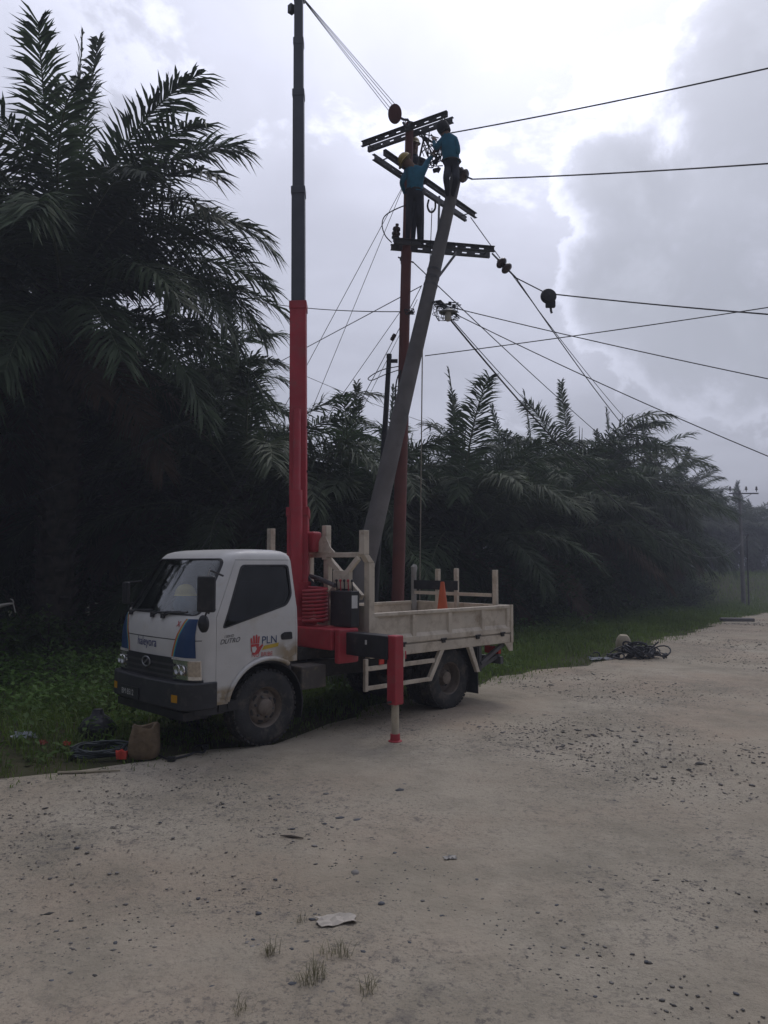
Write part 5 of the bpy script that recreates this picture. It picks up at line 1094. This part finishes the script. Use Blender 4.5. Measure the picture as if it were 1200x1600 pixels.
p = put(190, 1190); o = MB().prism([(-.05, 0), (.05, 0), (.065, .09), (.03, .075), (0, .10), (-.04, .08), (-.06, .09)], XZ, -.02, .02).build('snack_packet', mat('red packet film', (.62, .06, .04), .35, var=.25, scale=20), None, 0, .008, p); tag(o, 'crumpled red packet between the cable coil and brown sack', 'packet')
p = put(152, 1155, False); o = MB().lathe([(.12, 0), (.19, .05), (.20, .13), (.14, .22), (.07, .27), (.05, .33), (.0001, .34)], 12, Matrix.Diagonal((1.1, .8, 1, 1))).build('bag', mat('black plastic sheet', (.018, .018, .024), .4, bump=1., bscale=12), None, 60, 0, p); tag(o, 'black bag slumped in the grass behind the cable coil', 'bag')
pts = [put(x, y) + Vector((0, 0, .012 + h)) for x, y, h in ((243, 1186, .02), (258, 1190, 0), (268, 1193, .01), (280, 1189, 0), (295, 1185, 0), (306, 1182, .01), (318, 1184, .02), (321, 1177, .03), (312, 1174, .03), (304, 1177, .02))]
o = MB().tube([q - pts[0] for q in curve(pts)], .011, 6).box(pts[2] - pts[0], (.07, .05, .04)).box(pts[7] - pts[0], (.05, .06, .04)).build('sling_strap', BLKM, None, 0, 0, pts[0]); tag(o, 'black strap with metal hooks stretched on the road beside the brown sack', 'strap')
def litter(name, label, cat, px, py, w, col, seed, road=False, h=.06):
    r = random.Random(seed); n = 7; V = []
    for j in range(n):
        for i in range(n): V.append(((i / (n - 1) - .5) * w * (1 + .15 * r.uniform(-1, 1)), (j / (n - 1) - .5) * w * .6 * (1 + .2 * r.uniform(-1, 1)), .006 + h * max(0, r.gauss(.25, .35))))
    o = MB().add(V, [(j * n + i, j * n + i + 1, (j + 1) * n + i + 1, (j + 1) * n + i) for j in range(n - 1) for i in range(n - 1)]).build(name, mat(name + str(seed), col, .7, var=.15), None, 0, 0, put(px, py, road) + Vector((0, 0, 0 if road else .06)))
    s = o.modifiers.new('thick', 'SOLIDIFY'); s.thickness = .003; o.rotation_euler.z = r.uniform(-.4, .4); tag(o, label, cat)
litter('plastic_scrap', 'crumpled whitish plastic scrap in the verge grass', 'litter', 38, 1163, .24, (.42, .44, .5), 1, h=.10)
litter('red_scrap', 'small reddish scrap in the grass near the cable coil', 'litter', 105, 1174, .09, (.40, .07, .04), 2)
litter('red_scrap', 'small reddish scrap in the grass near the whitish plastic', 'litter', 66, 1173, .10, (.34, .07, .05), 3)
litter('paper_sheet', 'torn pale sheet pressed flat into the sandy road', 'litter', 525, 1446, .20, (.40, .36, .31), 4, True, .018)
litter('paper_scrap', 'small pale scrap half buried in the middle of the road', 'litter', 703, 1347, .08, (.38, .36, .33), 5, True, .012)
litter('cloth_scrap', 'flat grey rag at the verge beside the cable heap', 'litter', 938, 1032, .42, (.17, .18, .20), 6, True, .06)
sp_ = [put(x, y) + Vector((0, 0, .01)) for x, y in ((90, 1213), (118, 1212), (188, 1209))]; o = MB().tube([q - sp_[0] for q in sp_], [.012, .014, .008], 6).build('stick', mat('pale dry stick', (.33, .29, .21), .9), None, 40, 0, sp_[0]); tag(o, 'pale dry stick lying along the road edge below the cable coil', 'stick')
sp_ = [put(x, y) + Vector((0, 0, .006)) for x, y in ((438, 1312), (455, 1313), (474, 1316))]; o = MB().tube([q - sp_[0] for q in sp_], [.004, .01, .004], 6).build('stick', mat('dark twig', (.09, .075, .06), .9), None, 40, 0, sp_[0]); tag(o, 'dark twig flattened on the sandy road', 'stick')
hp_ = A3((-60, 960, 12.0), (-8, 949, 12.0), (12, 944, 12.0), (20, 943, 12.0)); hk = A3((24, 957, 12.), (21, 944, 12.), (20, 938, 12.), (16, 936, 12.)); c0 = hp_[0]
o = MB().tube([q - c0 for q in hp_], [.05, .04, .02, .015], 8).tube([q - c0 for q in curve(hk)], [.008] * 16, 6).tube([at(-55, 962, 12) - c0, at(-58, 1090, 12) - c0], .03, 8).build('broken_branch', mat('bare pale wood', (.34, .32, .29), .8), None, 40, 0, c0); tag(o, 'bare pale branch with a hooked tip poking out of dark fronds', 'branch')
# heap of cable and fittings on the verge
p = put(995, 1030); hp = MB(); rd = random.Random(31)
for k in range(26):
    c = Vector((rd.gauss(0, .27), rd.gauss(0, .15), 0)); top = max(.05, .34 - abs(c.x) * .45); c.z = rd.uniform(.03, top); r_ = rd.uniform(.06, .15); ax = Matrix.Rotation(rd.uniform(-.9, .9), 3, 'X') @ Matrix.Rotation(rd.uniform(-.6, .6), 3, 'Y')
    hp.tube([c + ax @ Vector((r_ * 1.4 * math.cos(a), r_ * math.sin(a), .02 * math.sin(2 * a))) for a in [i * .45 for i in range(14)]], rd.uniform(.012, .026), 6, closed=True)
for k in range(34):
    c = Vector((rd.gauss(0, .26), rd.gauss(0, .13), 0)); c.z = rd.uniform(.03, max(.06, .36 - abs(c.x) * .5)); hp.box(c, (rd.uniform(.04, .16), rd.uniform(.03, .08), rd.uniform(.02, .07)), Matrix.Rotation(rd.uniform(0, 3), 3, 'Z') @ Matrix.Rotation(rd.uniform(-1, 1), 3, 'Y'))
hp.tube([(0, 0, .1), (.3, 0, .12), (.55, -.05, .02)], .016, 6).tube([(-.1, 0, .12), (.3, 0, .2), (.45, .0, .33)], .016, 6).tube([(-.5, .0, .03), (-.2, .05, .14), (.1, -.04, .2), (.4, .02, .06)], .03, 6)
o = hp.build('cable_heap', mat('black cable and fittings', (.022, .023, .03), .6, var=.5, scale=9), None, 0, 0, p); tag(o, 'heap of tangled black cable and steel fittings on the road edge', 'cable heap')
p = put(980, 1024); o = MB().lathe([(.12, 0), (.16, .07), (.17, .18), (.15, .29), (.11, .36), (.08, .39), (.0001, .37)], 12, Matrix.Rotation(.15, 4, 'X')).build('bag', mat('beige sack cloth', (.40, .35, .26), .9), None, 50, 0, p + Vector((0, .28, 0))); tag(o, 'beige bag propped up behind the black cable heap', 'bag')
p = gnd(1152, 972); o = MB().box((0, 0, .0), (1.15, .30, .30)).box((-.0, .20, .02), (1.0, .11, .26)).build('culvert_wall', CONC, None, 0, .03, p); o.rotation_euler.z = -.15; tag(o, 'low concrete culvert wall in the grass by the distant pole', 'culvert')

# ------------------------------------------------------------------ haze
hz = MB().box2((-700, -200, -2.4), (1000, 1300, 19)).build('haze', [], None)
hm = bpy.data.materials.new('humid haze'); hm.use_nodes = True; N = hm.node_tree.nodes; N.remove(N['Principled BSDF'])
pv = N.new('ShaderNodeVolumePrincipled'); pv.inputs['Color'].default_value = (.82, .87, 1, 1); pv.inputs['Density'].default_value = .0027; pv.inputs['Anisotropy'].default_value = .2
hm.node_tree.links.new(pv.outputs[0], N['Material Output'].inputs['Volume']); hz.data.materials.append(hm); tag(hz, 'pale humid haze in the air', None, None, 'stuff')
